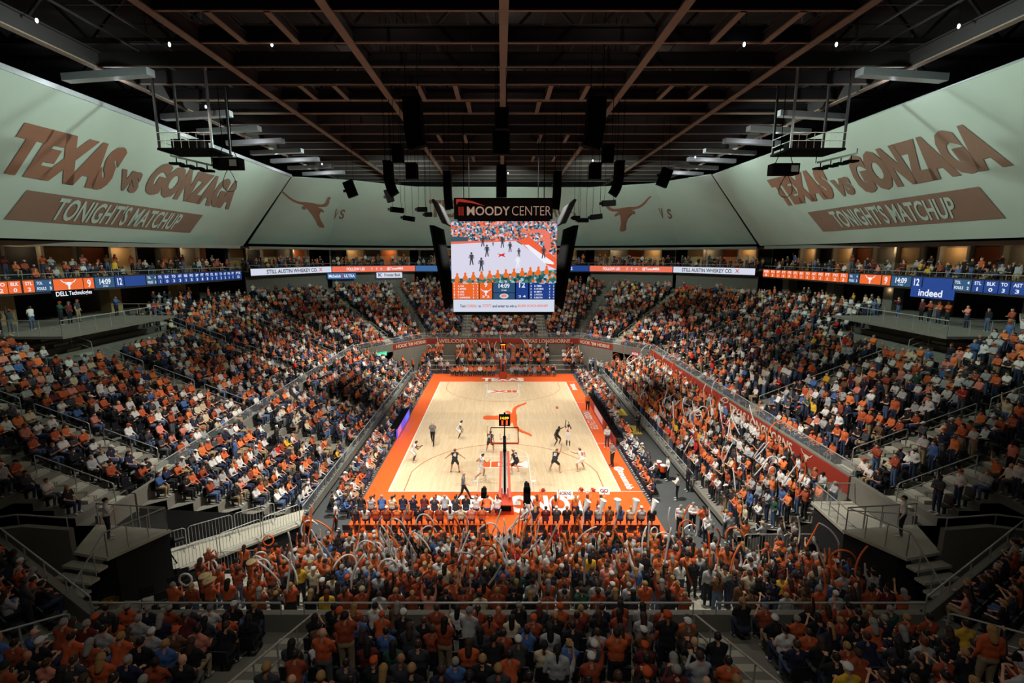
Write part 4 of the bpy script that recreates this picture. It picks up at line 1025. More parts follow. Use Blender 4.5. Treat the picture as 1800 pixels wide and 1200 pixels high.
screen('huge west screen reading TEXAS VS GONZAGA above TONIGHT\'S MATCHUP', [bl0 + e2 * 20, br, tr, tl + e * 20], [
    ('text', 'title_lettering', M_pr, ('TEXAS', (-12, 302), (183, 336), (230, 262), (45, 214)), .05), ('text', 'title_lettering', M_pb, ('VS', (203, 332), (238, 341), (254, 304), (216, 296)), .05),
    ('text', 'title_lettering', M_pb, ('GONZAGA', (246, 339), (402, 369), (426, 320), (282, 283)), .05), ('poly', 'banner', M_pb, ((8, 385), (334, 409), (357, 378), (48, 334)), .05),
    ('text', 'banner_lettering', M_cur, ("TONIGHT'S MATCHUP", (86, 386), (306, 404), (325, 376), (110, 346)), .09)])
TLp, TRp = tr, None
tr2 = onplane(1800, 106, PR, NR_); tl2 = onplane(1252, 307, PR, NR_); bl2 = onplane(1336, 432, PR, NR_); br2 = onplane(1800, 417, PR, NR_); e = (tr2 - tl2) / np.linalg.norm(tr2 - tl2); e2 = (br2 - bl2) / np.linalg.norm(br2 - bl2)
screen('huge east screen reading TEXAS VS GONZAGA above TONIGHT\'S MATCHUP', [bl2, br2 + e2 * 20, tr2 + e * 20, tl2], [
    ('text', 'title_lettering', M_pr, ('TEXAS', (1380, 363), (1470, 348), (1443, 292), (1347, 316)), .05), ('text', 'title_lettering', M_pb, ('VS', (1474, 347), (1506, 341), (1489, 309), (1458, 317)), .05),
    ('text', 'title_lettering', M_pb, ('GONZAGA', (1516, 342), (1782, 291), (1712, 212), (1482, 277)), .05), ('poly', 'banner', M_pb, ((1419, 373), (1447, 407), (1767, 383), (1720, 328)), .05),
    ('text', 'banner_lettering', M_cur, ("TONIGHT'S MATCHUP", (1477, 400), (1686, 383), (1670, 344), (1454, 371)), .09)])
def lh_art(c, sx, sy, sh):   # longhorn outline placed in the picture of a screen
    return [(c[0] + x * sx + y * sh * -1, c[1] - y * sy + x * 0) for x, y in LONGHORN]
def corner(s, Tside, useams, lab1, lab2):
    """two facets between a side screen and the middle one"""
    (u0t, v0t), (u0b, v0b), (u1t, v1t), (u1b, v1b), (u2t, v2t), (u2b, v2b) = useams
    T0 = Tside; B0 = onplane(u0b, v0b, (35.0 * s, 0, 0), (1, 0, 0)); T1 = onplane(u1t, v1t, (0, 27.5, 0), (0, 1, 0)); N1 = np.cross(B0 - T0, T1 - T0); B1 = onplane(u1b, v1b, T0, N1)
    T2 = onplane(u2t, v2t, (0, 31.0, 0), (0, 1, 0)); N2 = np.cross(B1 - T1, T2 - T1); B2 = onplane(u2b, v2b, T1, N2)
    return T0, B0, T1, B1, T2, B2
LHW = [(-.02, -.64)]
A = corner(-1, onplane(513, 311, PL, NL), ((513, 311), (436, 428), (612, 317), (573, 430.5), (732, 329), (726, 432)), '', '')
B = corner(1, onplane(1250, 307, PR, NR_), ((1250, 307), (1330, 429), (1149, 323), (1193, 430.5), (1036, 330), (1040, 432)), '', '')
def facet(label, P, art_fn):
    screen(label, P, [])
def with_lh(label, P, c, scale, skew, flip, vs):
    pts = [np.array(p, float) for p in P]; N = np.cross(pts[1] - pts[0], pts[3] - pts[0]); N /= np.linalg.norm(N)
    if N @ (CAM - pts[0]) < 0: N = -N
    t = thing('projection_screen', label, 'screen', tuple(pts[0]), 'projection screens around the arena'); m = MB(); m.plate(pts, -N * .12); m.build('screen_fabric', M_cur, t)
    if c:
        m = MB(); m.add([tuple(onplane(c[0] + x * scale + y * skew, c[1] - y * scale + x * flip, pts[0], N, .05)) for x, y in LONGHORN], LH_F); m.build('longhorn_emblem', M_pr, t)
    for tx, q in vs:
        m = MB(); m.text(tx, *[onplane(*k, pts[0], N, .05) for k in q], 0, .03); m.build('versus_lettering', M_pb, t)
with_lh('tall screen with longhorn head left of the scoreboard, next to west screen', [A[1], A[3], A[2], A[0]], (549, 366), 44, -22, 6, [('V', ((584, 386), (590, 387), (597, 368), (591, 367)))])
with_lh('plain tall screen with letter S just left of the scoreboard', [A[3], A[5], A[4], A[2]], None, 0, 0, 0, [('S', ((595, 385), (604, 385), (608, 368), (599, 368)))])
with_lh('flat middle screen behind the scoreboard with TEXAS VS GONZAGA', [A[5], B[5], B[4], A[4]], None, 0, 0, 0, [('TEXAS', ((754, 382), (858, 382), (858, 351), (754, 351))), ('GONZAGA', ((892, 382), (1014, 382), (1014, 351), (892, 351)))])
with_lh('tall screen with longhorn head right of the scoreboard', [B[5], B[3], B[2], B[4]], (1099, 374), 42, 6, -5, [('V', ((1162, 384), (1168, 383), (1164, 366), (1157, 366)))])
with_lh('plain tall screen with letter S beside the east screen', [B[3], B[1], B[0], B[2]], None, 0, 0, 0, [('S', ((1175, 385), (1182, 384), (1178, 367), (1171, 367)))])

# ------------------------------------------------------------------ roof steel
def ibeam(p, q, name, w=.42, h=.85, bot=True):
    p = np.array(p, float); q = np.array(q, float); m = MB(); z = V3(0, 0, 1)
    m.bar(p + z * h / 2, q + z * h / 2, .1, h, 0); m.bar(p, q, w, .07, 1); m.bar(p + z * h, q + z * h, w, .07, 0)
    return struct(m, name, [M_beam, M_flange_bounce])
for x in (-23.6, -15.8, -7.9, -.1, 7.8, 15.7, 23.5): ibeam((x, -38, 26.0), (x, 36, 25.75), 'ceiling_long_beam', .42, .9)
ys = [-27.2, -23.8, -20.4, -16.9, -13.5, -10.4, -7.0, -3.6, -.2, 3.2, 6.6, 10, 13.4, 16.8, 20.2, 23.6, 27, 30.4, 33.8]
for i, y in enumerate(ys):
    xe = 15.8 if y < -14 else 23.6
    ibeam((-xe, y, 26.08), (xe, y, 26.08), 'ceiling_cross_beam', .42 if y in (-7.0, -3.6) else .16, .75)
for (y0, y1), xs in (((-20.4, -16.9), (-13.4, -10.7, 10.6, 13.3)), ((-10.4, -7.0), (-13.2, -11.0, -5.6, -3.2, 3.0, 5.4, 10.8, 13.0)), ((-7.0, -3.6), (-2.6, 2.5)), ((3.2, 6.6), (-6, -3.6, 3.4, 5.9)), ((13.4, 16.8), (-5.8, -3.4, 3.4, 5.8)), ((-27.2, -23.8), (-12, 12))):
    for x in xs: ibeam((x, y0, 26.02), (x, y1, 26.02), 'ceiling_short_joist', .3, .5)
# trusses above: chords, verticals and diagonals
for y in (-24, -12, -2, 8, 18, 28):
    m = MB(); m.bar((-40, y, 28.0), (40, y, 28.0), .3, .3); m.bar((-40, y, 30.6), (40, y, 30.6), .3, .3); x = -40
    while x < 40: m.bar((x, y, 28), (x + 2.5, y, 30.6), .16, .16); m.bar((x + 2.5, y, 30.6), (x + 5, y, 28), .16, .16); x += 5
    struct(m, 'ceiling_roof_truss', M_beam)
m = MB()
for i, x in enumerate(np.arange(-22, 22.1, 2.0)): m.bar((x, -34, 27.4), (x, 34, 27.4), .09, .09)
for y in np.arange(-33, 33, 2.2): m.bar((-22, y, 27.55), (22, y, 27.55), .05, .05)
struct(m, 'ceiling_catwalk_grid', M_beam)
M_duct = mat('galvanised_duct', (178, 180, 184), .4, .5, var=.1)
for s, nm in ((-1, 'west'), (1, 'east')):
    for i, y in enumerate((-14.5, -6.0, -1.5, 3.0, 7.5, 12.0, 16.5, 21.0)):
        m = MB(); m.bar((s * 20.0, y, 25.45), (s * 25.4, y + .7, 25.35), .6, .4); m.bar((s * 23.55, y + .46, 25.5), (s * 23.55, y + .46, 26.0 - .25 * (y + 38) / 74 + .0), .05, .05)
        tag(m.build('air_duct', M_duct), '%s silver roof duct over the %s screen, counted from the near end' % (ordw(i + 1), nm), 'duct', 'silver ducts along the screen tops')
        if i % 2 == 0: point('duct_fill', (s * 23.5, y + 2.2, 25.2), 110, (.9, .95, 1), .12)  # added fill without a fixture, brightens the ducts
    # curb rail along the screen top
    m = MB(); m.bar((s * 26.1, -34, 24.95), (s * 26.1, 19.5, 24.8), .25, .3); struct(m, 'trim_%s_screen_top' % nm, M_duct)
for i, (x, y) in enumerate(((-6, -18), (6, -18), (0, -9), (-12, -2), (12, -2), (0, 4), (-5, 14), (5, 14), (0, 24))): point('roof_fill', (x, y, 29.3), 60, (1, .85, .75), .2)  # added weak fill points above the beams, no fixtures, to lift the deck
for u, v, z in ((65, 38, 26.5), (298, 80, 25.8), (478, 80, 26), (362, 189, 25.3), (1042, 283, 25.3), (1470, 80, 26), (1685, 48, 26.5), (1222, 277, 25.4), (566, 289, 25.4), (1308, 80, 25.7), (893, 305, 25.3)):
    d = ray(u, v); t = (z - CAM[2]) / d[2]; p = CAM + d * t; m = MB(); m.lathe([(.03, .15), (.06, .1), (.06, 0), (.03, -.05)], p, 8)
    m.tube([p + V3(0, 0, .12), (p[0], p[1], 31.0)], .012, 4, 1)
    tag(m.build('work_lamp', [M_lampw, M_black], org=p), 'small glowing work lamp hanging among the dark roof beams', 'lamp', 'small work lamps in the roof steel')
# ------------------------------------------------------------------ hanging scoreboard
YB = -4.2
def speckle_mat(nm, cols, scale, s=1.0):
    m = bpy.data.materials.new(nm); m.use_nodes = True; nt = m.node_tree; b = nt.nodes['Principled BSDF']; tc = nt.nodes.new('ShaderNodeTexCoord'); v = nt.nodes.new('ShaderNodeTexVoronoi'); v.inputs['Scale'].default_value = scale
    sp = nt.nodes.new('ShaderNodeSeparateColor'); cr = nt.nodes.new('ShaderNodeValToRGB'); cr.color_ramp.interpolation = 'CONSTANT'
    while len(cr.color_ramp.elements) < len(cols): cr.color_ramp.elements.new(.5)
    for i, c in enumerate(cols): cr.color_ramp.elements[i].position = i / len(cols); cr.color_ramp.elements[i].color = lin(c)
    nt.links.new(tc.outputs['Object'], v.inputs['Vector']); nt.links.new(v.outputs['Color'], sp.inputs[0]); nt.links.new(sp.outputs[0], cr.inputs[0]); nt.links.new(cr.outputs[0], b.inputs['Emission Color'])
    b.inputs['Emission Strength'].default_value = s; b.inputs['Base Color'].default_value = (.01, .01, .01, 1); return m
M_spk = speckle_mat('screen_crowd', [(224, 96, 66), (40, 92, 112), (206, 214, 236), (28, 60, 76), (236, 120, 84), (120, 160, 190), (70, 110, 120), (240, 150, 120)], 7.5)
M_spk2 = speckle_mat('screen_front_crowd', [(30, 84, 84), (70, 130, 120), (238, 106, 30), (160, 190, 200), (24, 66, 76), (50, 104, 92)], 5.0)
E_court = em('screen_court', (216, 214, 232), 1.0); E_fig = em('screen_figure', (60, 66, 74), .9); E_figw = em('screen_figure_white', (236, 240, 250), 1.0)
sb = thing('hanging_scoreboard', 'big centre-hung video scoreboard with glowing game picture and MOODY CENTER banner', 'scoreboard', (0, -1, 10.2))
m = MB(); m.box((0, -.3, 14.3), (8.3, 7.6, 7.2)); m.box((0, -.3, 10.55), (8.0, 7.2, .3)); m.box((0, -.6, 18.3), (7.4, 6.4, .8)); m.build('scoreboard_housing', M_black, sb)
def SP(cx, cy, l=0.0): return (-4.22 + (cx - 222) / 800 * 8.44, YB - .02 - l, 17.9 - (cy - 290) / 450 * 4.85)
def spoly(nm, pts, mt, l): m = MB(); m.poly([SP(a, b, l) for a, b in pts][::-1]); return m.build(nm, mt, sb)
m = MB(); m.hexa([SP(222, 740, -.1), SP(1022, 740, -.1), SP(1022, 740, -.2), SP(222, 740, -.2), SP(222, 290, -.1), SP(1022, 290, -.1), SP(1022, 290, -.2), SP(222, 290, -.2)]); m.build('video_frame', M_black, sb)
spoly('video_crowd', [(222, 290), (1022, 290), (1022, 740), (222, 740)], M_spk, .0)
spoly('video_court', [(222, 452), (700, 428), (1022, 618), (1022, 652), (600, 675), (222, 735)], E_court, .012)
spoly('video_sideline', [(222, 438), (705, 424), (712, 432), (222, 456)], E_sal, .02)
spoly('video_barrier', [(222, 400), (352, 406), (352, 436), (222, 440)], em('screen_teal', (50, 92, 104), .9), .018)
spoly('video_apron', [(712, 428), (820, 408), (1022, 560), (1022, 640), (950, 610), (770, 460)], em('screen_orange', (240, 98, 62), 1), .02)
spoly('video_apron_lettering', [(775, 462), (808, 460), (1000, 590), (1000, 604), (930, 596)], E_figw, .026)
spoly('video_front_crowd', [(222, 712), (330, 706), (480, 694), (1022, 642), (1022, 740), (222, 740)], M_spk2, .03)
m = MB(); m.poly([SP(a, b, .035) for a, b in [(745, 372), (860, 348), (930, 350), (968, 378), (975, 470), (955, 530), (925, 530), (925, 400), (880, 372), (790, 382)][::-1]]); m.build('video_basket', em('screen_arm', (236, 120, 100), 1), sb)
m = MB()
for x in range(12): 
    cx = 265 + x * 62; cy = 700 - x * 5; m.poly([SP(cx + a, cy + b, .036) for a, b in ((-20, 30), (-16, 0), (-8, -10), (-9, -26), (0, -34), (9, -26), (8, -10), (16, 0), (20, 30))])
m.build('video_seated_backs', em('screen_backs', (238, 112, 40), .95), sb)
def vfig(cx, cy, h, mt, nm='video_player'):
    m = MB(); s = h / 100
    for P in (((-7, -100), (7, -100), (8, -84), (-8, -84)), ((-14, -82), (14, -82), (10, -42), (-10, -42)), ((-10, -42), (0, -42), (-8, 0), (-16, 0)), ((0, -42), (10, -42), (16, -2), (8, -2)), ((14, -82), (18, -78), (22, -50), (16, -50)), ((-14, -82), (-18, -78), (-24, -56), (-18, -54))):
        m.poly([SP(cx + a * s, cy + b * s, .04) for a, b in P][::-1])
    return m.build(nm, mt, sb)
for cx, cy, h, w_ in ((376, 610, 95, 0), (450, 655, 100, 0), (493, 548, 88, 0), (610, 482, 80, 0), (668, 514, 76, 0), (462, 474, 80, 0), (735, 548, 64, 0), (727, 630, 88, 1), (922, 560, 90, 0), (540, 470, 30, 0)): vfig(cx, cy, h, E_figw if w_ else E_fig)
m = MB(); m.poly([SP(a, b, .03) for a, b in ((570, 522), (596, 530), (632, 520), (622, 536), (634, 550), (602, 542), (578, 552), (588, 536))][::-1]); m.build('video_emblem', E_red, sb)
ZU = lambda v: 17.9 - (v - 388) / 160 * 7.2
def XU(u): return (u - 885) * 8.44 / 185
def cell(u0, u1, v0, v1, col, lines, l=.03):
    m = MB(); a = (XU(u0), ZU(v1)); b = (XU(u1), ZU(v0)); m.plate([(a[0], YB, a[1]), (b[0], YB, a[1]), (b[0], YB, b[1]), (a[0], YB, b[1])], (0, -l, 0), col)
    B = lambda x, z: (a[0] + (b[0] - a[0]) * x, YB - l - .015, a[1] + (b[1] - a[1]) * z)
    for ln in lines:
        if ln[0] == 'lh': longhorn(m, lambda x, y: (B(.5, ln[1])[0] + x * ln[2], YB - l - .015, B(.5, ln[1])[2] + y * ln[2]), TX)
        elif ln[0] == 'oval': m.poly([(B(.5, .5)[0] + math.cos(t * PI / 12) * ln[1], YB - l - .01, B(.5, ln[2])[2] + math.sin(t * PI / 12) * ln[1] * .55) for t in range(24)][::-1], ln[3])
        else: tx, x0, x1, z0, z1, c = ln; m.text(tx, B(x0, z0), B(x1, z0), B(x1, z1), B(x0, z1), c, .02)
    return m.build('score_panel', E_mats, sb)
names1 = ['T. HUNTER', 'A. MORRIS', 'M. CARR', 'D. DISU', 'T. CHAMBERLAIN'][:5]; names2 = ['D. TIMME', 'R. HICKMAN', 'M. SMITH', 'A. WATSON', 'R. BOLTON']
def roster(names, cols):
    L = [('NO.', .03, .1, .87, .96, TX), ('PLAYER', .4, .6, .87, .96, TX), ('PF PTS', .74, .97, .87, .96, TX)]
    for i, n in enumerate(names):
        z = .7 - i * .165; L += [(n, .2, .2 + len(n) * .035, z, z + .1, TX), (str((5, 0, 2, 1, 3)[i]), .05, .09, z, z + .1, TX), (str(i % 3), .78, .81, z, z + .1, TX), (str((2, 0, 3, 0, 4)[i]), .93, .96, z, z + .1, TX)]
    return L
cell(794, 840.5, 493.5, 525, OR, roster(['A. HILL', 'A. MORRIS', 'M. CARR', 'D. RICE', 'T. CUNNINGHAM'], 0)); cell(842, 864, 493.5, 525, OR, [('9', .38, .62, .68, .96, TX), ('lh', .42, .42), ('3 2', .2, .8, .08, .2, TX)])
cell(866, 904.5, 493.5, 513, ST, [('14:09', .25, .75, .4, .82, TX), ('1ST HALF', .38, .62, .14, .26, TX)]); cell(866, 904.5, 514, 525, ST, [('oval', .36, .5, WH), ('oval', .26, .5, OR)])
cell(906.5, 928, 493.5, 525, BL, [('12', .25, .75, .66, .96, TX), ('2 4', .2, .8, .1, .22, TX)]); cell(930, 975.5, 493.5, 525, BL, roster(names2, 0))
cell(795, 975, 526, 548, WH, [('Text', .065, .12, .36, .6, DK), ('CORRAL', .13, .235, .36, .6, SAL), ('to', .248, .272, .36, .57, DK), ('777777', .285, .375, .36, .6, SAL), ('and enter to win a', .387, .625, .36, .6, DK), ('$5,000 SCHOLARSHIP!', .635, .935, .36, .6, SAL)])
M_ban = mat('banner_black', (16, 14, 18), .6); M_bt = mat('banner_gold_lettering', (206, 168, 148), emit=.55); M_brd = mat('banner_red', (190, 56, 44), emit=.6)
BY = -4.45; ban = MB(); ban.box((-.05, BY + .15, 18.85), (7.75, .3, 1.62)); ban.build('name_banner', M_ban, sb)
BX = lambda cx: -3.92 + (cx - 263) / 717 * 7.75
BZ = lambda cy: 19.66 - (cy - 130) / 155 * 1.62
t_ = lambda tx, x0, x1, y0, y1, mt, off, nm: MB().text(tx, (BX(x0), BY - .02, BZ(y1)), (BX(x1), BY - .02, BZ(y1)), (BX(x1), BY - .02, BZ(y0)), (BX(x0), BY - .02, BZ(y0)), 0, off).build(nm, mt, sb)
t_('MOODY', 357, 668, 192, 258, M_bt, .012, 'banner_lettering'); t_('CENTER', 684, 966, 190, 258, M_bt, -.012, 'banner_lettering')
m = MB()
for x in (300, 314, 328): m.box((BX(x), BY - .02, (BZ(195) + BZ(258)) / 2), (.06, .02, BZ(195) - BZ(258)))
m.build('banner_bars', M_brd, sb)
m = MB(); m.poly([(BX(a), BY - .02, BZ(b)) for a, b in ((283, 185), (278, 140), (310, 137), (400, 155), (490, 190), (390, 168), (300, 158), (290, 168))][::-1]); m.build('banner_swoosh', M_brd, sb)
for s in (-1, 1):     # side screens lean outwards, seen edge-on with their ribs
    m = MB()
    for i in range(6):
        y = -4.0 + i * .5; m.bar((s * (4.75 + .05 * i), y, 10.9), (s * (5.85 - .02 * i), y, 17.6), .16, .34)
    m.hexa([(s * 4.65, -3.9, 10.9), (s * 4.75, -3.9, 10.9), (s * 4.75, 3.6, 10.9), (s * 4.65, 3.6, 10.9), (s * 5.6, -3.9, 17.6), (s * 5.8, -3.9, 17.6), (s * 5.8, 3.6, 17.6), (s * 5.6, 3.6, 17.6)])
    m.build('side_screen', M_black, sb)
    m = MB(); m.hexa([(s * 4.75, -3.9, 17.85), (s * 5.0, -3.9, 17.85), (s * 5.0, 3.0, 17.85), (s * 4.75, 3.0, 17.85), (s * 5.55, -3.9, 19.6), (s * 5.75, -3.9, 19.6), (s * 5.75, 3.0, 19.6), (s * 5.55, 3.0, 19.6)])
    for i in range(4): m.bar((s * 4.85, -4.0 + i * .4, 17.8), (s * 5.65, -4.0 + i * .4, 19.6), .1, .2)
    m.build('side_banner', M_ban, sb)
    for yy in (-3.6, 3.0):
        m = MB(); m.tube([(s * 3.2, yy, 18.6), (s * 3.2, yy, 25.9)], .035, 6); m.build('hanging_cable', M_black, sb)

# ------------------------------------------------------------------ loudspeaker arrays, lamps and platforms hung in the roof
def at_depth(u, v, y): 
    d = ray(u, v); t = (y - CAM[1]) / d[1]; return CAM + d * t
def speakers(u0, v0, u1, v1, y, curve, label, hh=.34):
    a = at_depth((u0 + u1) / 2, v0, y); b = at_depth((u0 + u1) / 2, v1, y); w = (at_depth(u1, v0, y) - at_depth(u0, v0, y))[0]; H = a[2] - b[2]; n = max(2, int(H / hh)); h = H / n
    t = thing('line_array_speaker', label, 'loudspeaker', tuple(a), 'loudspeaker stacks hung from the roof'); x = a[0]; z = a[2]; ang = 0
    m = MB(); m.box((a[0], a[1], a[2] + .06), (w * .9, .7, .12)); m.build('rigging_frame', M_black, t)
    for s in (-1, 1): m = MB(); m.tube([(a[0] + s * w * .3, a[1], a[2] + .1), (a[0] + s * w * .3, a[1], 31.0)], .02, 5); m.build('hanging_cable', M_black, t)
    for i in range(n):
        if curve: ang += curve * (i / n) ** 1.5 * .26
        nx = x + math.sin(ang) * h; nz = z - math.cos(ang) * h; m = MB(); c = ((x + nx) / 2, y, (z + nz) / 2); ca, sa = math.cos(ang), math.sin(ang); P = []
        for zz in (-h * .47, h * .47):
            for px_, py_ in ((-w * .42, -.3), (w * .42, -.3), (w * .5, .3), (-w * .5, .3)): P.append((c[0] + px_ * ca - zz * sa * -1 * -1, c[1] + py_, c[2] + zz * ca + px_ * sa))
        m.hexa(P); m.build('speaker_cabinet', M_black, t); x, z = nx, nz
    return t
for a in ((706, 176, 742, 262, -14, .5, 'large curved speaker stack up left of the big centre speaker'), (1031, 176, 1067, 262, -14, -.5, 'large curved speaker stack up right of the big centre speaker'),
          (869, 195, 895, 228, -14, 0, 'upper half of the big square speaker in the roof centre'), (865, 229, 897, 272, -12, 0, 'big square speaker hanging centrally above the scoreboard'),
          (673, 286, 690, 345, -8, 1.1, 'J-shaped speaker array west of the scoreboard banner, over the longhorn screens'), (1081, 286, 1098, 345, -8, -1.1, 'J-shaped speaker array east of the scoreboard banner'),
          (688, 258, 709, 286, -8, 0, 'squat speaker stack at the top of the west group'), (1059, 258, 1080, 286, -8, 0, 'squat speaker stack at the top of the east group'),
          (712, 290, 734, 315, -8, 0, 'squat speaker stack lowest in the west group'), (1036, 290, 1058, 315, -8, 0, 'squat speaker stack lowest in the east group'),
          (778, 304, 793, 368, -5.2, .25, 'tall speaker array touching the left end of the banner'), (973, 304, 988, 368, -5.2, -.25, 'tall speaker array touching the right end of the banner'),
          (872, 293, 891, 347, -6, 0, 'narrow speaker stack hanging just above the middle of the banner')): speakers(*a)
def light_box(u, v, y, w, h, tilt, label, n_=[0]):
    n_[0] += 1; y = y - .5 + .75 * (n_[0] % 4)
    p = at_depth(u, v, y); t = thing('moving_light', label, 'stage light', tuple(p), 'stage lights hung beside the scoreboard'); ca, sa = math.cos(tilt), math.sin(tilt); m = MB(); P = []
    for zz in (-h / 2, h / 2):
        for a, b in ((-w / 2, -.2), (w / 2, -.2), (w / 2, .2), (-w / 2, .2)): P.append((p[0] + a * ca - zz * sa, p[1] + b, p[2] + a * sa + zz * ca))
    m.hexa(P); m.build('lamp_body', M_black, t)
    m = MB(); m.box((p[0] - w * .6, p[1], p[2] - sa * w * .6), (.2, .2, .2)); m.build('lamp_lens', M_dark, t)
    for s in (-1, 1):
        q = (p[0] + s * w * .35, p[1], p[2] + h * .4); m = MB(); m.tube([q, (p[0] + s * w * .3, p[1], p[2] + h + .4), (p[0] + s * w * .3, p[1], 31.0)], .014, 4); m.build('hanging_cable', M_black, t)
for a in ((684, 344, -3, .55, 1.0, .3, 'tilted black stage light nearest the west J-shaped speakers'), (698, 369, -3, 1.1, .42, -.1, 'level black stage light over the bare west screen'), (719, 384, -3, 1.0, .4, -.15, 'lowest black stage light on the west side'),
          (742, 368, -3, .8, .35, 0, 'small black stage light beside the west edge of the scoreboard'), (753, 377, -3, .6, .35, 0, 'small low stage light touching the west side banner'), (1013, 383, -3, .6, .35, 0, 'small low stage light touching the east side banner'),
          (1025, 387, -3, .9, .35, 0, 'low black stage light east of the scoreboard'), (1048, 381, -3, .95, .4, .12, 'black stage light hanging over the east longhorn screen'), (1070, 357, -3, 1.1, .45, .05, 'level black stage light below the east J-shaped speakers'), (616, 332, -3, .8, 1.3, .35, 'dark stage light cluster at the screen top far west'), (1168, 312, -3, .9, 1.5, -.35, 'dark stage light cluster at the screen top far east')): light_box(*a)
def projector_deck(s):
    nm = 'west' if s < 0 else 'east'; u = 345 if s < 0 else 1418; c = at_depth(u, 268, -10); x = c[0]; z = c[2]
    t = thing('projector_platform', 'steel projector platform with railing hanging before the %s screen' % nm, 'platform', tuple(c)); m = MB(); m.box((x, -10, z), (3.6, 2.4, .14)); m.build('deck', M_black, t)
    for a, b in ((-1.7, -1.1), (1.7, -1.1), (1.7, 1.1), (-1.7, 1.1)):
        m = MB(); m.bar((x + a, -10 + b, z), (x + a, -10 + b, 31.0), .12, .12); m.build('hanger_post', M_duct if a * s < 0 and b < 0 else M_beam, t)
    m = MB()
    for h in (.5, 1.0): m.tube([(x - 1.75, -11.15, z + h), (x + 1.75, -11.15, z + h)], .025, 5); m.tube([(x - 1.75, -11.15, z + h), (x - 1.75, -8.9, z + h)], .025, 5)
    for i in range(8): m.tube([(x - 1.75 + i * .5, -11.15, z), (x - 1.75 + i * .5, -11.15, z + 1)], .015, 4)
    m.build('railing', M_rail, t)
    for i, dx in enumerate((-.9, .2)): m = MB(); m.box((x + dx, -10, z + .45), (.8, 1.0, .6)); m.build('projector', M_black, t)
    t2 = thing('light_bar', 'slanting bar with four dark floodlights under the %s projector platform' % nm, 'light bar', (x - .2, -10.6, z - .9)); q0 = (x - s * 1.9 * -1 * -1, -10.8, z - .25); q1 = (x + s * 1.6, -10.2, z - .85) if s < 0 else (x + 2.6, -10.2, z - .25)
    q0 = (x - 1.2, -10.8, z - .35) if s < 0 else (x + .2, -10.8, z - .8); q1 = (x + 1.4, -10.8, z - .95) if s < 0 else (x + 2.8, -10.8, z - .2); m = MB(); m.bar(q0, q1, .2, .12); m.build('bar', M_rail, t2)
    for i in range(4):
        p = np.array(q0) + (np.array(q1) - np.array(q0)) * (i + .5) / 4; m = MB(); m.box((p[0], p[1], p[2] - .42), (.75, .5, .12), 0, .1); m.tube([p, p - V3(0, 0, .4)], .035, 5); m.build('floodlight', M_black, t2)
    m = MB(); m.tube([q0, (q0[0], q0[1], z)], .03, 5); m.tube([q1, (q1[0], q1[1], z + .1)], .03, 5); m.build('hanger', M_black, t2)
    p = at_depth(402 if s < 0 else 1377, 288 if s < 0 else 298, -10.5); t3 = thing('hanging_projector', 'black boxed projector with cable loop hung beside the %s platform' % nm, 'projector', tuple(p)); m = MB(); m.box(tuple(p), (1.7, .8, .7)); m.build('projector_body', M_black, t3); m = MB(); m.box((p[0] + .5, p[1] - .43, p[2]), (.45, .06, .4)); m.build('front_panel', M_duct, t3)
    m = MB(); m.tube([(p[0] - .6, p[1], p[2] + .3), (p[0] - .3, p[1], p[2] + 1.1), (p[0] - .3, p[1], 26)], .025, 5); m.tube([(p[0] + .6, p[1], p[2] + .3), (p[0] + .3, p[1], p[2] + 1.1), (p[0] + .3, p[1], 26)], .025, 5); m.build('hanging_cable', M_black, t3)
    m = MB(); m.tube([(p[0] + .1 + .45 * math.sin(a / 6 * PI) * 1.0 * (1 if i else 1), p[1] - .3, p[2] - .3 - 1.5 * math.sin(a / 12 * PI)) for i, a in enumerate(range(0, 13))], .02, 5); m.build('cable_loop', M_black, t3)
projector_deck(-1); projector_deck(1)

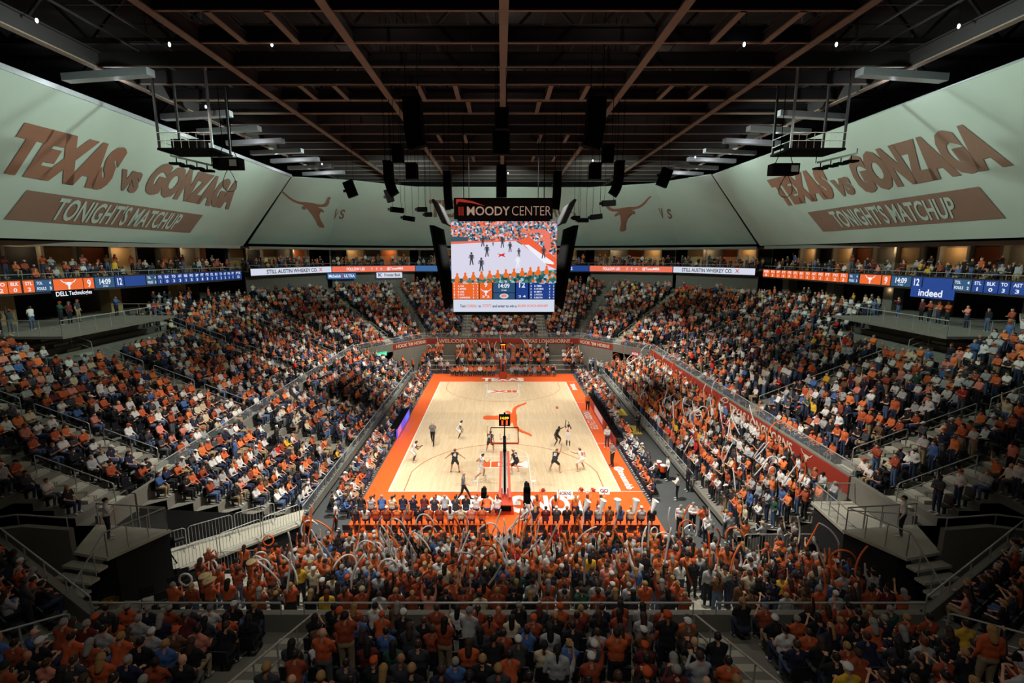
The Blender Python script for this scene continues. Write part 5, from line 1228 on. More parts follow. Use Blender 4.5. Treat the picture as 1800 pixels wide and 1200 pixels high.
# ------------------------------------------------------------------ baskets
M_net = mat('net_white', (235, 235, 235), .8); M_pad = mat('orange_pad', (196, 66, 34), .5, var=.05)
def basket(label):
    t = thing('basketball_hoop', label, 'basketball hoop', (0, -16.2, .015)); B = lambda m, n, mt: m.build(n, mt, t)
    m = MB(); m.hexa([(-.55, -17.3, .035), (.55, -17.3, .035), (.42, -15.6, .035), (-.42, -15.6, .035), (-.5, -17.2, .6), (.5, -17.2, .6), (.36, -15.7, .95), (-.36, -15.7, .95)]); B(m, 'base', M_pad)
    m = MB(); m.box((0, -17.34, .45), (.75, .1, .3)); B(m, 'rear_bumper', M_black)
    m = MB()
    for s in (-1, 1): m.bar((s * .3, -16.9, .9), (s * .22, -14.6, 2.9), .14, .2)
    B(m, 'arm', M_pad)
    m = MB(); m.bar((0, -16.2, .95), (0, -14.2, 3.25), .16, .12); m.bar((0, -14.6, 2.95), (0, -13.2, 3.35), .2, .22); B(m, 'mast', M_black)
    for s in (-1, 1): m = MB(); m.tube([(s * .1, -16.6, 1.0), (s * .1, -14.4, 3.0)], .035, 6); B(m, 'hydraulic_strut', M_rail)
    m = MB(); m.box((0, -13.1, 3.43), (1.8, .02, 1.05)); B(m, 'backboard_glass', M_glass)
    m = MB()
    for a, b in (((-.91, 2.9), (.91, 2.9)), ((-.91, 3.97), (.91, 3.97)), ((-.91, 2.9), (-.91, 3.97)), ((.91, 2.9), (.91, 3.97))): m.bar((a[0], -13.1, a[1]), (b[0], -13.1, b[1]), .05, .05)
    B(m, 'backboard_frame', M_black)
    m = MB(); m.box((0, -13.1, 2.88), (1.9, .09, .07)); m.box((-.93, -13.1, 3.08), (.07, .09, .35)); m.box((.93, -13.1, 3.08), (.07, .09, .35)); B(m, 'backboard_padding', M_pad)
    m = MB()
    for a, b in (((-.3, 3.1), (.3, 3.1)), ((-.3, 3.55), (.3, 3.55)), ((-.3, 3.1), (-.3, 3.55)), ((.3, 3.1), (.3, 3.55))): m.bar((a[0], -13.08, a[1]), (b[0], -13.08, b[1]), .05, .012)
    B(m, 'target_square', M_white)
    m = MB(); m.tube([(.23 * math.cos(i * PI / 9), -12.75 + .23 * math.sin(i * PI / 9), 3.05) for i in range(18)], .014, 6, closed=True); m.bar((0, -13.08, 3.05), (0, -12.98, 3.05), .12, .04); B(m, 'rim', M_pad)
    m = MB()
    for i in range(10):
        a = i * PI / 5; b = a + .5; m.tube([(.22 * math.cos(a), -12.75 + .22 * math.sin(a), 3.05), (.16 * math.cos(b), -12.75 + .16 * math.sin(b), 2.82), (.12 * math.cos(a), -12.75 + .12 * math.sin(a), 2.62)], .006, 4, cap=False)
    B(m, 'net', M_net)
    sc = MB(); sc.box((0, -13.45, 4.62), (.74, .3, .72)); sc.tube([(0, -13.45, 3.3), (0, -13.45, 4.3)], .04, 6); sc.box((0, -13.45, 5.05), (.12, .12, .16)); s_ = B(sc, 'shot_clock', M_black)
    for s in (-1, 1):
        y = -13.45 + s * .17; A = lambda x0, x1, z0, z1: [(x * -s, y, z) for x, z in ((x0, z0), (x1, z0), (x1, z1), (x0, z1))]
        m = MB(); m.text('14:09', *A(-.27, .27, 4.72, 4.9), 0, .03); d = m.build('clock_digits', em('amber', (255, 180, 40), 2.2), s_)
        m = MB(); m.text('11', *A(-.2, .2, 4.34, 4.66), 0, .05); m.build('shot_digits', em('clock_red', (255, 70, 30), 2.2), s_)
    return t
hoop = basket('near orange basketball hoop seen from behind with its lit shot clock')
h2 = copy_tree(hoop, (0, 16.2, .015), PI, label='far basketball hoop facing the camera with white target square')

# ------------------------------------------------------------------ players, officials, coaches
def cust(base, **kw):
    j = dict(base)
    for k, v in kw.items():
        if k in ('sh', 'hip', 'kn', 'an', 'to', 'el', 'ha'): j[k] = [v[0] or j[k][0], v[1] or j[k][1]]
        else: j[k] = v
    return j
def legs(j, ks, an):   # feet follow the ankles
    j = dict(j); j['kn'] = ks; j['an'] = an; j['to'] = [(a[0] + (-.02 if a[0] < 0 else .02), a[1] + .16, max(.035, a[2] - .05)) for a in an]; return j
def crouch(arm, arm2=None, w=.3, d=.17, lean=.18):
    j = stand_j(arm, 0, arm2); sh = lambda p, dz, dy: (p[0], p[1] + dy, p[2] - dz)
    j['pelvis'] = (0, -.1, .97 - d); j['chest'] = (0, lean * .5, 1.28 - d); j['neck'] = (0, lean * .85, 1.44 - d); j['head'] = (0, lean + .06, 1.57 - d)
    j['sh'] = [sh(p, d + .05, lean * .75) for p in j['sh']]; j['el'] = [sh(p, d + .05, lean) for p in j['el']]; j['ha'] = [sh(p, d + .05, lean + .03) for p in j['ha']]
    j['hip'] = [(-.1, -.08, .93 - d), (.1, -.08, .93 - d)]
    return legs(j, [(-w * .75, .18, .5), (w * .75, .16, .5)], [(-w, 0, .09), (w, -.02, .09)])
def running(): 
    j = stand_j('down', .1); j['el'] = [(-.3, -.18, 1.2), (.3, .22, 1.22)]; j['ha'] = [(-.42, .02, 1.12), (.22, .48, 1.28)]
    j['kn'] = [(-.1, .3, .62), (.1, -.12, .52)]; j['an'] = [(-.1, .22, .22), (.12, -.5, .32)]; j['to'] = [(-.1, .38, .16), (.12, -.56, .18)]; return j
def shooter():
    j = stand_j('up'); j['el'] = [(-.2, .18, 1.68), (.2, .16, 1.68)]; j['ha'] = [(-.1, .26, 1.98), (.12, .28, 2.04)]; return j
def arms_out(w=.28):
    j = crouch('down', None, w, .06, .06); j['el'] = [(-.4, .0, 1.18), (.4, .0, 1.18)]; j['ha'] = [(-.6, .1, .98), (.6, .1, .98)]; return j
def walking():
    j = stand_j('down'); j['el'] = [(-.25, -.12, 1.16), (.25, .12, 1.16)]; j['ha'] = [(-.26, .0, .94), (.22, .35, 1.05)]
    j['kn'] = [(-.1, .24, .52), (.1, -.1, .5)]; j['an'] = [(-.1, .42, .1), (.1, -.38, .14)]; j['to'] = [(-.1, .58, .05), (.1, -.24, .04)]; return j
def reaching():
    j = crouch('down', None, .3, .12, .1); j['el'] = [(-.42, .12, 1.28), (.36, .05, 1.1)]; j['ha'] = [(-.66, .26, 1.38), (.5, .15, .88)]; return j
M_jw = mat('jersey_white', (236, 232, 226), .7, var=.04); M_jb = mat('jersey_black', (30, 28, 34), .7, var=.04); M_num_o = mat('number_orange', (206, 88, 40), .7); M_rgrey = mat('referee_grey', (120, 122, 126), .8)
def athlete(nm, loc, rz, j, label, cat, top, bot, skin, hair='short', hc='dark', shoe=0, num=None, numm=None, sl='none', lg='shorts', group=None, face=None, sc=1.08):
    if face: j = dict(j, face=face)
    fig = figure(j, sl, lg); ob, dec = remeshed(fig['prims'], .019); dec.ratio = 1.0; v, t = eval_mesh(ob); dec.ratio = min(1, 3200 / len(t)); v, t = eval_mesh(ob); cls = classify(v, t, fig['prims']); me0 = ob.data; bpy.data.objects.remove(ob); bpy.data.meshes.remove(me0)
    me = person_mesh(nm, fig, v, t, cls)
    for i, mt in enumerate((top, bot, M_skin[skin], M_HAIR['dark'], M_SHOE[shoe], M_eye)): me.materials[i] = mt
    o = bpy.data.objects.new('person', me); COL.objects.link(o); o.location = loc; o.rotation_euler[2] = rz; o.scale = (sc,) * 3; tag(o, label, cat, group)
    if hair != 'none':
        hm = hair_mb(fig, hair); h = hm.build('hair', M_HAIR[hc], auto_org=False); h.parent = o
    if num:
        ch = V3(*j['chest']); up = V3(*j['neck']) - V3(*j['pelvis']); up /= np.linalg.norm(up); ax = fig['ax']; fw = np.cross(up, ax); 
        for sgn in (-1, 1):
            c = ch + fw * sgn * .135 + up * .0; a_ = ax * (-sgn) * .1; m = MB(); m.text(num, c - a_ * -1 * -1 - up * .1, c + a_ - up * .1, c + a_ + up * .1, c - a_ + up * .1, 0, .06); q = m.build('jersey_number', numm or M_white, auto_org=False); q.parent = o
    return o
PZ = .03
A_ = athlete; G1 = 'players in white on the court'; G2 = 'players in black on the court'
A_('p', (-6.8, -9.5, PZ), -PI / 2 + .2, crouch('clap', None, .2), 'player in white crouching by the left sideline', 'player', M_jw, M_jw, 2, num='1', numm=M_num_o, group=G1)
A_('p', (-3.8, -4.7, PZ), -PI / 2, crouch('down', None, .2, .2), 'player in white crouched alone between the bald referee and centre emblem', 'player', M_jw, M_jw, 2, num='4', numm=M_num_o, group=G1)
A_('p', (-1.6, -12.6, PZ), -PI / 3, running(), 'player in white running across the lane near the hoop arm', 'player', M_jw, M_jw, 1, num='11', numm=M_num_o, group=G1)
A_('p', (5.1, -7.1, .22), 2.6, shooter(), 'player in white shooting with both arms up, right wing', 'player', M_jw, M_jw, 2, num='5', numm=M_num_o, group=G1)
A_('p', (5.5, -11.1, PZ), PI / 5, reaching(), 'player in white number 32 from behind inside the right three-point line', 'player', M_jw, M_jw, 1, num='32', numm=M_num_o, group=G1)
A_('p', (-3.5, -11.4, PZ), 0.0, arms_out(), 'player in black number 45 from behind with arms spread, left of lane', 'player', M_jb, M_jb, 1, shoe=1, num='45', group=G2)
A_('p', (.8, -11.5, PZ), PI / 4, crouch('down', 'hip', .3, .1), 'player in black number 2 standing just right of the hoop arm', 'player', M_jb, M_jb, 0, hc='brown', num='2', group=G2)
A_('p', (3.6, -11.3, PZ), -.5, crouch('down', 'upout', .36, .14, .25), 'player in black number 33 leaning forward in a wide stance', 'player', M_jb, M_jb, 1, num='33', group=G2)
A_('p', (4.3, -6.3, PZ), -PI / 2 - .7, reaching(), 'player in black reaching toward the white shooter', 'player', M_jb, M_jb, 2, num='0', group=G2)
A_('p', (-1.1, -7.7, PZ), -.2, crouch('upout', 'down', .28, .12), 'player in black seen through the near backboard glass', 'player', M_jb, M_jb, 1, num='10', group=G2)
A_('r', (-5.8, -6.0, PZ), PI, walking(), 'bald referee in grey shirt walking toward the camera on the left', 'referee', M_rgrey, M_PANT[1], 0, 'none', shoe=1, sl='short', lg='long', group='referees')
A_('r', (-2.6, -15.5, PZ), -PI / 2, walking(), 'referee striding along the near baseline in black trousers', 'referee', M_rgrey, M_PANT[1], 0, 'none', shoe=1, sl='short', lg='long', group='referees')
A_('r', (7.9, -10.3, PZ), PI / 2 + .3, stand_j('hip', 0, 'down'), 'referee standing on the right sideline in front of the team bench', 'referee', M_rgrey, M_PANT[1], 1, shoe=1, sl='short', lg='long', group='referees')
A_('c', (8.25, -6.8, PZ), PI / 2 + .9, stand_j('cross'), 'coach in light grey top standing at the near corner of the scorers table', 'coach', M_TOP['light grey'], M_PANT[0], 0, hc='blond', sl='long', lg='long', sc=1.03)
A_('c', (8.3, 2.7, PZ), PI, stand_j('down'), 'coach in orange top with black trousers standing before the scorers table', 'coach', M_TOP['bright orange'], M_PANT[1], 0, 'none', sl='long', lg='long', sc=1.03)
bp = at_depth(979, 716, -5.0); m = MB(); m.ball(bp, .12, 0, 14, 10)
tag(m.build('basketball', mat('ball_orange', (206, 92, 50), .6), org=bp, smooth=True), 'orange basketball in flight above the right half of the court', 'ball')
for u, v, tl_, tc in ((642, 938, 'light grey', 0),): pass
# bench, staff, photographers and cheerleaders on the floor
FL = []
def floor_person(x, y, rz, pose, top, label, hair='short', hc='dark', cat='person', group='people seated along the court edge', skin=0, pant=0, z=0.015, sleeve='long', s=1.0):
    z = max(z, .042) if abs(x) < 9.25 and y > -20.9 else z + .006
    GRID.setdefault((int(x // .6), int(y // .6)), []).append((x, y, z))
    return place_person((pose, sleeve), hair, (x, y, z), rz, s, top, hc, pant, skin, 0, label, cat, group)
bt = ['light grey', 'light grey', 'white', 'light grey', 'white', 'light grey', 'bright orange', 'burnt orange', 'bright orange', 'rust', 'burnt orange', 'bright orange', 'navy', 'navy']
for i in range(14):
    y = -7.4 - i * .62; floor_person(9.55, y, PI / 2, 'sit_lean' if i % 3 else 'sit_lap', bt[i], '%s person from the scorers table on the front team bench, %s top' % (ordw(i + 1), bt[i]), skin=i % 3, sleeve='short' if i > 5 else 'long', group='people on the front team bench', pant=i % 2, z=0.0)
for i in range(9):
    y = -6.6 - i * .8; c_ = ('white', 'light grey', 'white', 'cream', 'light grey', 'navy', 'charcoal', 'white', 'black')[i]
    floor_person(10.45, y, PI / 2, 'sit_lap' if i % 2 else 'sit_lean', c_, '%s staff member from the scorers table behind the team bench, %s top' % (ordw(i + 1), c_), hair='cap' if i == 3 else 'short', hc='white' if i == 3 else 'brown', group='staff seated behind the team bench', z=0.0)
for i, (x, y, c_, rz, lb) in enumerate(((11.2, -12.6, 'white', PI / 2, 'person in white shirt standing beside the orange coolers'), (10.9, -15.4, 'white', PI / 2.5, 'person in white shirt walking up the east floor aisle'), (9.7, -19.3, 'white', 2.8, 'security person in white shirt on the left of the pair, near right corner'), (10.5, -19.0, 'white', 2.9, 'security person in white shirt on the right of the pair, near right corner'),
                             (-9.5, -19.0, 'white', -PI / 2.2, 'usher in white shirt at the near left court corner'), (-10.6, -20.2, 'burnt orange', -.3, 'person in orange jersey standing behind the usher'), (12.0, -14.2, 'black', PI / 2, 'person in black jacket in the east floor aisle'), (11.7, -3.2, 'black', 2.2, 'camera operator in black by the east student rail'), (-15.8, -24.6, 'black', -.8, 'television camera operator in black beside the left barricades'), (-15.9, -26.6, 'white', -.9, 'usher in white shirt standing on the west raised platform'), (15.9, -26.4, 'white', 1.0, 'usher in white shirt standing on the east raised platform'))):
    floor_person(x, y, rz, 'st_cross' if i % 2 else 'st_down', c_, lb, hc=('grey' if i in (2, 3, 4) else 'dark'), group='staff standing around the floor', pant=1, z=4.12 if 'platform' in lb else 1.2 if 'barricades' in lb else 0.0)
ph = ['black', 'light grey', 'blue', 'cream', 'navy', 'navy', 'maroon', 'charcoal', 'light grey', 'charcoal', 'black', 'white', 'bright orange', 'white']
M_cam = mat('camera_black', (20, 20, 22), .5)
for i in range(14):
    x = -8.5 + i * .62; floor_person(x, -17.6, 0.1 * (i % 3 - 1), 'sit_clap' if i % 2 else 'sit_lean', ph[i], '%s photographer from the left on the near baseline, %s top' % (ordw(i + 1), ph[i]), hair='cap' if i == 7 else 'short', hc='orange' if i == 7 else ('dark', 'brown', 'grey')[i % 3], group='photographers along the near baseline', z=-.33 if False else 0.0)
    if i % 2:
        m = MB(); p = (x, -17.0, 1.0); m.box(p, (.16, .12, .12)); m.tube([(x, -16.94, 1.0), (x, -16.68, .98)], .055, 8); tag(m.build('photo_camera', M_cam), 'black photo camera held by the %s photographer from the left' % ordw(i + 1), 'camera', 'cameras held by the photographers')
row2 = ['charcoal', 'white', 'burnt orange', 'rust', 'bright orange', 'burnt orange', 'black', 'burnt orange', 'rust', 'white', 'cream', 'pink', 'burnt orange', 'navy', 'brown', 'bright orange']
for i in range(29):
    x = -8.5 + i * .6
    if abs(x) < .9: continue
    c_ = row2[i] if i < 15 else ('white', 'light grey', 'navy', 'maroon', 'charcoal', 'black', 'charcoal', 'navy', 'light grey', 'brown', 'blue', 'cream', 'light grey', 'black', 'black')[i - 15]
    floor_person(x, -18.75, 0.0, ('sit_lap', 'sit_cross', 'sit_mix')[i % 3], c_, '%s person from left in the chair row behind the near baseline, %s top' % (ordw(i + 1), c_), hair=('short', 'long', 'short', 'cap')[i % 4], hc=('white' if i % 4 == 3 else ('dark', 'brown', 'blond')[i % 3]), group='people in the chairs behind the near baseline')
for i, x in enumerate((1.9, 3.0, 4.2, 4.9, 5.7)):
    floor_person(x, -17.3, .1, 'sit_up', 'bright orange', '%s cheerleader from the hoop along the near baseline' % ordw(i + 1), hair='long', hc=('auburn', 'brown', 'blond')[i % 3], cat='cheerleader', group='cheerleaders on the near baseline', z=.015, sleeve='short', s=.62 if False else .95)
def pom(x, y, z, mt, lb):
    m = MB(); rr = random.Random(int(x * 100))
    for i in range(26):
        a = rr.uniform(0, 2 * PI); b = rr.uniform(-1, 1); d = V3(math.cos(a) * math.sqrt(1 - b * b), math.sin(a) * math.sqrt(1 - b * b), b); u = np.cross(d, V3(.3, .5, .8)); u /= np.linalg.norm(u); m.bar((x, y, z), tuple(V3(x, y, z) + d * .17), .035, .02)
    m.ball((x, y, z), .11); tag(m.build('pom_pom', mt, org=(x, y, z)), lb, 'pom-pom', 'cheerleaders pom-poms')
for x, z, mt, lb in ((2.15, 1.92, M_pad, 'rust pom-pom held up nearest the hoop'), (4.45, 1.95, M_pad, 'rust pom-pom beside the white one'), (4.75, 1.85, M_white, 'white pom-pom held up between two rust ones'), (5.15, 1.92, M_pad, 'rust pom-pom next to the GO sign')): pom(x + .1, -17.15, z - .38, mt, lb)
def card(x, w, h, z, tx, lb):
    z -= .35; t = thing('cheer_sign', lb, 'sign', (x, -16.9, z - h / 2), 'cheerleaders signs'); q = lambda a, b, l: (x + a * w / 2, -16.9 + b * h * .42 - l * .76, z + b * h * .33 + l * .65)
    m = MB(); m.plate([q(-1, -1, 0), q(1, -1, 0), q(1, 1, 0), q(-1, 1, 0)], (0, -.012, .01)); m.build('card', M_white, t)
    m = MB(); m.text(tx, q(-.8, -.6, .03), q(.8, -.6, .03), q(.8, .6, .03), q(-.8, .6, .03), 0, .04); m.build('card_lettering', mat('sign_maroon', (120, 44, 36), .7), t)
card(5.95, .62, .42, 1.72, 'GO', 'white cheer sign reading GO held over the near baseline'); card(3.6, .95, .36, 1.55, 'HORNS', 'white cheer sign reading HORNS held over the near baseline')
def megaphone(x, z, tl, lb):
    t = thing('megaphone', lb, 'megaphone', (x, -20.2, z), 'white cheering megaphones'); m = MB(); m.lathe([(.05, 0), (.19, .62), (.2, .63), (.17, .6), (.04, .03)], (x, -20.2, z), 14, cap=False)
    P = np.array(m.v) - V3(x, -20.2, z); c, s = math.cos(tl), math.sin(tl); P = np.stack([P[:, 0] * c + P[:, 2] * s, P[:, 1] + P[:, 2] * .45, -P[:, 0] * s + P[:, 2] * c], 1) + V3(x, -20.2, z); m.v = [tuple(p) for p in P]; m.build('cone', M_white, t)
    m = MB(); m.tube([(x - .05, -20.22, z + .18), (x - .14, -20.22, z + .24), (x - .06, -20.2, z + .36)], .015, 5); m.build('handle', M_white, t)
for i, (x, tl) in enumerate(((4.15, .5), (5.05, .35), (6.0, .05), (6.9, .2), (7.8, .45))): megaphone(x, 1.75, tl, '%s white megaphone from the hoop raised behind the black chairs' % ordw(i + 1))
# folding chairs
def chair(label, grp):
    t = thing('folding_chair', label, 'chair', (0, 0, 0), grp); m = MB(); m.box((0, 0, .44), (.44, .42, .045)); m.build('seat', M_seat, t); m = MB(); m.hexa([(-.22, -.2, .56), (.22, -.2, .56), (.22, -.23, .56), (-.22, -.23, .56), (-.2, -.25, .9), (.2, -.25, .9), (.2, -.28, .9), (-.2, -.28, .9)]); m.build('backrest', M_seat, t)
    for s in (-1, 1): m = MB(); m.tube([(s * .22, .2, 0), (s * .22, -.24, .88)], .014, 5); m.build('leg', M_black, t); m = MB(); m.tube([(s * .2, -.22, 0), (s * .2, .16, .44)], .014, 5); m.build('leg', M_black, t)
    return t
ch0 = chair('first black folding chair from the left in the empty row behind the baseline', 'black folding chairs in the empty row'); first = True
for i in range(28):
    x = -8.6 + i * .62
    if abs(x) < 1.0: continue
    lb = '%s black folding chair from the left in the empty row behind the baseline' % ordw(i + 1)
    if first: ch0.location = (x, -19.75, .034); ch0['label'] = lb; first = False
    else: copy_tree(ch0, (x, -19.75, .034), 0, label=lb)
for side, spots, nm in ((-1, [(-14.6, -25.0), (-14.0, -25.3), (-13.4, -25.6), (-15.0, -25.9), (-14.2, -26.3), (-13.5, -26.6), (-12.9, -26.9), (-13.9, -27.6), (-13.1, -27.9), (-12.3, -28.2), (-11.5, -28.4), (-14.4, -28.6), (-12.7, -29.0), (-11.7, -29.2), (-10.6, -29.2), (-9.6, -29.2)], 'band area'), (1, [(13.4, -29.2), (12.7, -28.9), (13.9, -28.5), (14.3, -27.8), (13.2, -28.2), (14.6, -27.0)], 'east end of the student rows')):
    for i, (x, y) in enumerate(spots):
        k = int((-21.8 - y) / .8); z = .15 + .26 * k
        if not free(x, y, z, .55): continue
        GRID.setdefault((int(x // .6), int(y // .6)), []).append((x, y, z)); c_ = copy_tree(ch0, (x, y, z + .02), (.5 if side < 0 else -.5), label='%s black folding chair of the %s, counted from the platform' % (ordw(i + 1), nm)); c_['group'] = 'empty black folding chairs at the ' + nm
# steel crowd barricades
def barricade(label):
    t = thing('crowd_barricade', label, 'barricade', (0, 0, 0), 'steel crowd barricades'); m = MB(); m.tube([(-.95, 0, 0.05), (-.95, 0, 1.0), (-.85, 0, 1.08), (.85, 0, 1.08), (.95, 0, 1.0), (.95, 0, .05)], .022, 6); m.tube([(-.95, 0, .2), (.95, 0, .2)], .018, 5); m.build('frame', M_rail, t)
    m = MB()
    for i in range(12): x = -.8 + i * 1.6 / 11; m.tube([(x, 0, .2), (x, 0, 1.07)], .009, 4)
    m.build('bars', M_rail, t)
    for s in (-1, 1): m = MB(); m.tube([(s * .8, -.3, .0), (s * .8, .3, 0.0)], .02, 5); m.build('foot', M_rail, t)
    return t
b0 = barricade('x'); n = 0
for x, y, rz, z in [(-16.3 + i * 1.6, -23.2 + i * 1.24, .65, 1.2) for i in range(3)] + [(-14.3 + i * 1.36, -24.0 + i * 1.5, .83, 1.2) for i in range(3)] + [(-12.2 + i * 1.8, -24.1, .1, .9) for i in range(1)] + [(16.7, -20.2 + i * 1.98, PI / 2, .02) for i in range(6)] + [(12.8 + i * 1.95, -22.2, .0, .6) for i in range(2)]:
    lb = '%s steel crowd barricade of the %s' % (ordw(n + 1 if x < 0 else n - 7), 'west floor corner, counted outward in' if x < 0 else 'east floor corner and wall walkway'); n += 1
    z += .025
    if n == 1: b0.location = (x, y, z); b0.rotation_euler[2] = rz; b0['label'] = lb
    else: copy_tree(b0, (x, y, z), rz, label=lb)
m = MB(); m.slab([(-17.3, -23.45), (-11.3, -18.8), (-10.9, -20.4), (-15.0, -24.7), (-17.1, -25.3)], 1.08, 1.2); struct(m, 'floor_west_walkway', M_step)
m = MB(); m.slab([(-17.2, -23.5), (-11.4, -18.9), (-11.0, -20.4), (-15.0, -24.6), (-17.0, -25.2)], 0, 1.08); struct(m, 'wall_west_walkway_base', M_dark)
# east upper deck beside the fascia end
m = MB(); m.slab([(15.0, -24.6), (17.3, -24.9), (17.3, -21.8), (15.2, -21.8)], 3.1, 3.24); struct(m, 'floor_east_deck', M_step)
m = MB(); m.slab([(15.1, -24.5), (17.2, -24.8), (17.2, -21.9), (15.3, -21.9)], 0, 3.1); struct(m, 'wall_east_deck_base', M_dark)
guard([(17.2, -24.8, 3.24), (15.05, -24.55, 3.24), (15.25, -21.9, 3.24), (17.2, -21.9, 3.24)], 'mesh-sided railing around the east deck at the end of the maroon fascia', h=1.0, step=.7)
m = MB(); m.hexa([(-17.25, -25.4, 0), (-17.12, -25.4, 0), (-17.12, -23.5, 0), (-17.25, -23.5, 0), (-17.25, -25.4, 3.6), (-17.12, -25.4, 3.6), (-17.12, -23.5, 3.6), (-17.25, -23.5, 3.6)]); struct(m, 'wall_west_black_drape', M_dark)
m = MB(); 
m.add([(-11.4, -18.62, 0), (-17.35, -23.4, 0), (-17.35, -23.4, 3.75), (-11.4, -18.62, .65)], [(0, 1, 2, 3)]); struct(m, 'wall_west_floor_stand_end', M_dark)  # dark sheet over the stand end, stands for the unlit gap there
# tables and LED fronts
def table(x, y0, y1, s, led, label, arts):
    t = thing('scorers_table', label, 'table', (x, (y0 + y1) / 2, 0)); m = MB(); m.box((x + s * .3, (y0 + y1) / 2, .82), (.65, y1 - y0, .06)); m.build('tabletop', M_black, t); m = MB(); m.box((x + s * .02, (y0 + y1) / 2, .42), (.1, y1 - y0, .78)); m.build('led_front', led, t)
    for nm, mt, (ya, yb, za, zb, tx) in arts:
        m = MB(); X_ = x - s * .045
        if tx: m.text(tx, *( [(X_, ya, za), (X_, yb, za), (X_, yb, zb), (X_, ya, zb)]), 0, .03)
        else: m.quad((X_, ya, za), (X_, yb, za), (X_, yb, zb), (X_, ya, zb))
        m.build(nm, mt, t)
    return t
table(8.98, -6.5, 6.5, 1, em('table_red', (168, 48, 34), .75), 'long scorers table with red LED front along the east sideline', [('led_picture', em('table_pink', (220, 160, 150), .8), (2.5, -1.5, .1, .75, None)), ('led_picture', em('table_dark_red', (120, 30, 24), .7), (-2.5, -5.8, .1, .75, None))])
table(-9.0, -4.6, 1.1, -1, em('table_violet', (110, 84, 214), 1.1), 'broadcast table with violet and blue LED front along the west sideline', [('led_picture', em('table_pink2', (224, 120, 170), 1.0), (-4.5, -3.0, .1, .78, None)), ('led_picture', em('table_blue', (90, 120, 240), 1.1), (-.9, .6, .1, .78, None))])
for i in range(10):
    y = -5.9 + i * 1.2; t = thing('monitor', '%s black monitor from the near end on the east scorers table' % ordw(i + 1), 'monitor', (9.35, y, .85), 'monitors on the scorers table'); m = MB(); m.box((9.33, y, 1.02), (.03, .42, .26)); m.build('display', M_black, t); m = MB(); m.box((9.35, y, .87), (.16, .16, .03)); m.box((9.36, y, .93), (.03, .06, .12)); m.build('stand', M_black, t)
for i in range(6):
    y = -4.1 + i * .9; floor_person(-10.0, y, -PI / 2, 'sit_lap', ('navy', 'white', 'charcoal', 'burnt orange', 'light grey', 'black')[i], '%s broadcaster from the near end behind the violet table' % ordw(i + 1), hc='brown', group='broadcasters behind the west table', z=0.0)
# yellow mats, courtside decks
m = MB()
for x0, y0, x1, y1 in ((10.9, 1.5, 12.0, 3.6), (10.9, -3.6, 12.0, -1.4)): m.slab([(x0, y0), (x1, y0), (x1, y1), (x0, y1)], 0.0, .012)
struct(m, 'floor_yellow_mats', mat('yellow_mat', (220, 190, 60), .7))
def cooler(x, y, lb):
    t = thing('drink_cooler', lb, 'cooler', (x, y, 0), 'orange drink coolers'); m = MB(); m.lathe([(.17, .45), (.19, .5), (.2, .85), (.2, .9)], (x, y, 0), 14); m.build('tub', mat('cooler_orange', (232, 84, 30), .4), t); m = MB(); m.lathe([(.21, .9), (.21, .95), (.12, .99)], (x, y, 0), 14); m.build('lid', M_white, t); m = MB(); m.box((x, y, .22), (.4, .4, .44)); m.build('crate', M_black, t)
cooler(10.9, -11.55, 'orange drink cooler with white lid nearer the scorers table'); cooler(11.0, -12.2, 'orange drink cooler with white lid nearer the camera')
t = thing('trash_can', 'round grey trash can with black liner beside the west floor stand', 'trash can', (-10.7, -21.3, 0)); m = MB(); m.lathe([(.24, 0), (.3, .85), (.33, .9), (.3, .92), (.27, .6)], (-10.7, -21.3, 0), 18, cap=False); m.build('bin', mat('bin_grey', (92, 104, 116), .6), t); m = MB(); m.lathe([(.29, .7), (.34, .93), (.31, .98), (.24, .9), (.1, .8)], (-10.7, -21.3, 0), 11); m.build('liner', M_black, t)
def tvcam(x, y, z, rz, lb, wrap=False):
    t = thing('television_camera', lb, 'camera', (x, y, z), 'television cameras'); c, s = math.cos(rz), math.sin(rz)
    for k in range(3): a = rz + k * 2 * PI / 3; m = MB(); m.tube([(x, y, z + 1.0), (x + .4 * math.cos(a), y + .4 * math.sin(a), z)], .03, 6); m.build('leg', M_black, t)
    m = MB(); m.box((x, y, z + 1.2), (.32, .6, .36), 0, rz); m.build('camera_body', M_black, t); m = MB(); m.tube([(x - s * .3, y + c * .3, z + 1.22), (x - s * .7, y + c * .7, z + 1.2)], .11, 10); m.build('lens', M_cam, t)
    if wrap: m = MB(); m.box((x, y - .15, z + .75), (.42, .3, .95)); m.build('shroud', M_black, t)
tvcam(1.35, -16.3, .07, 0, 'black robotic camera standing right of the near hoop', True); tvcam(-1.25, -17.0, .07, 0, 'grey television camera on tripod left of the near hoop'); tvcam(-15.4, -24.2, 1.2, -.8, 'television camera on tripod by the left barricades')
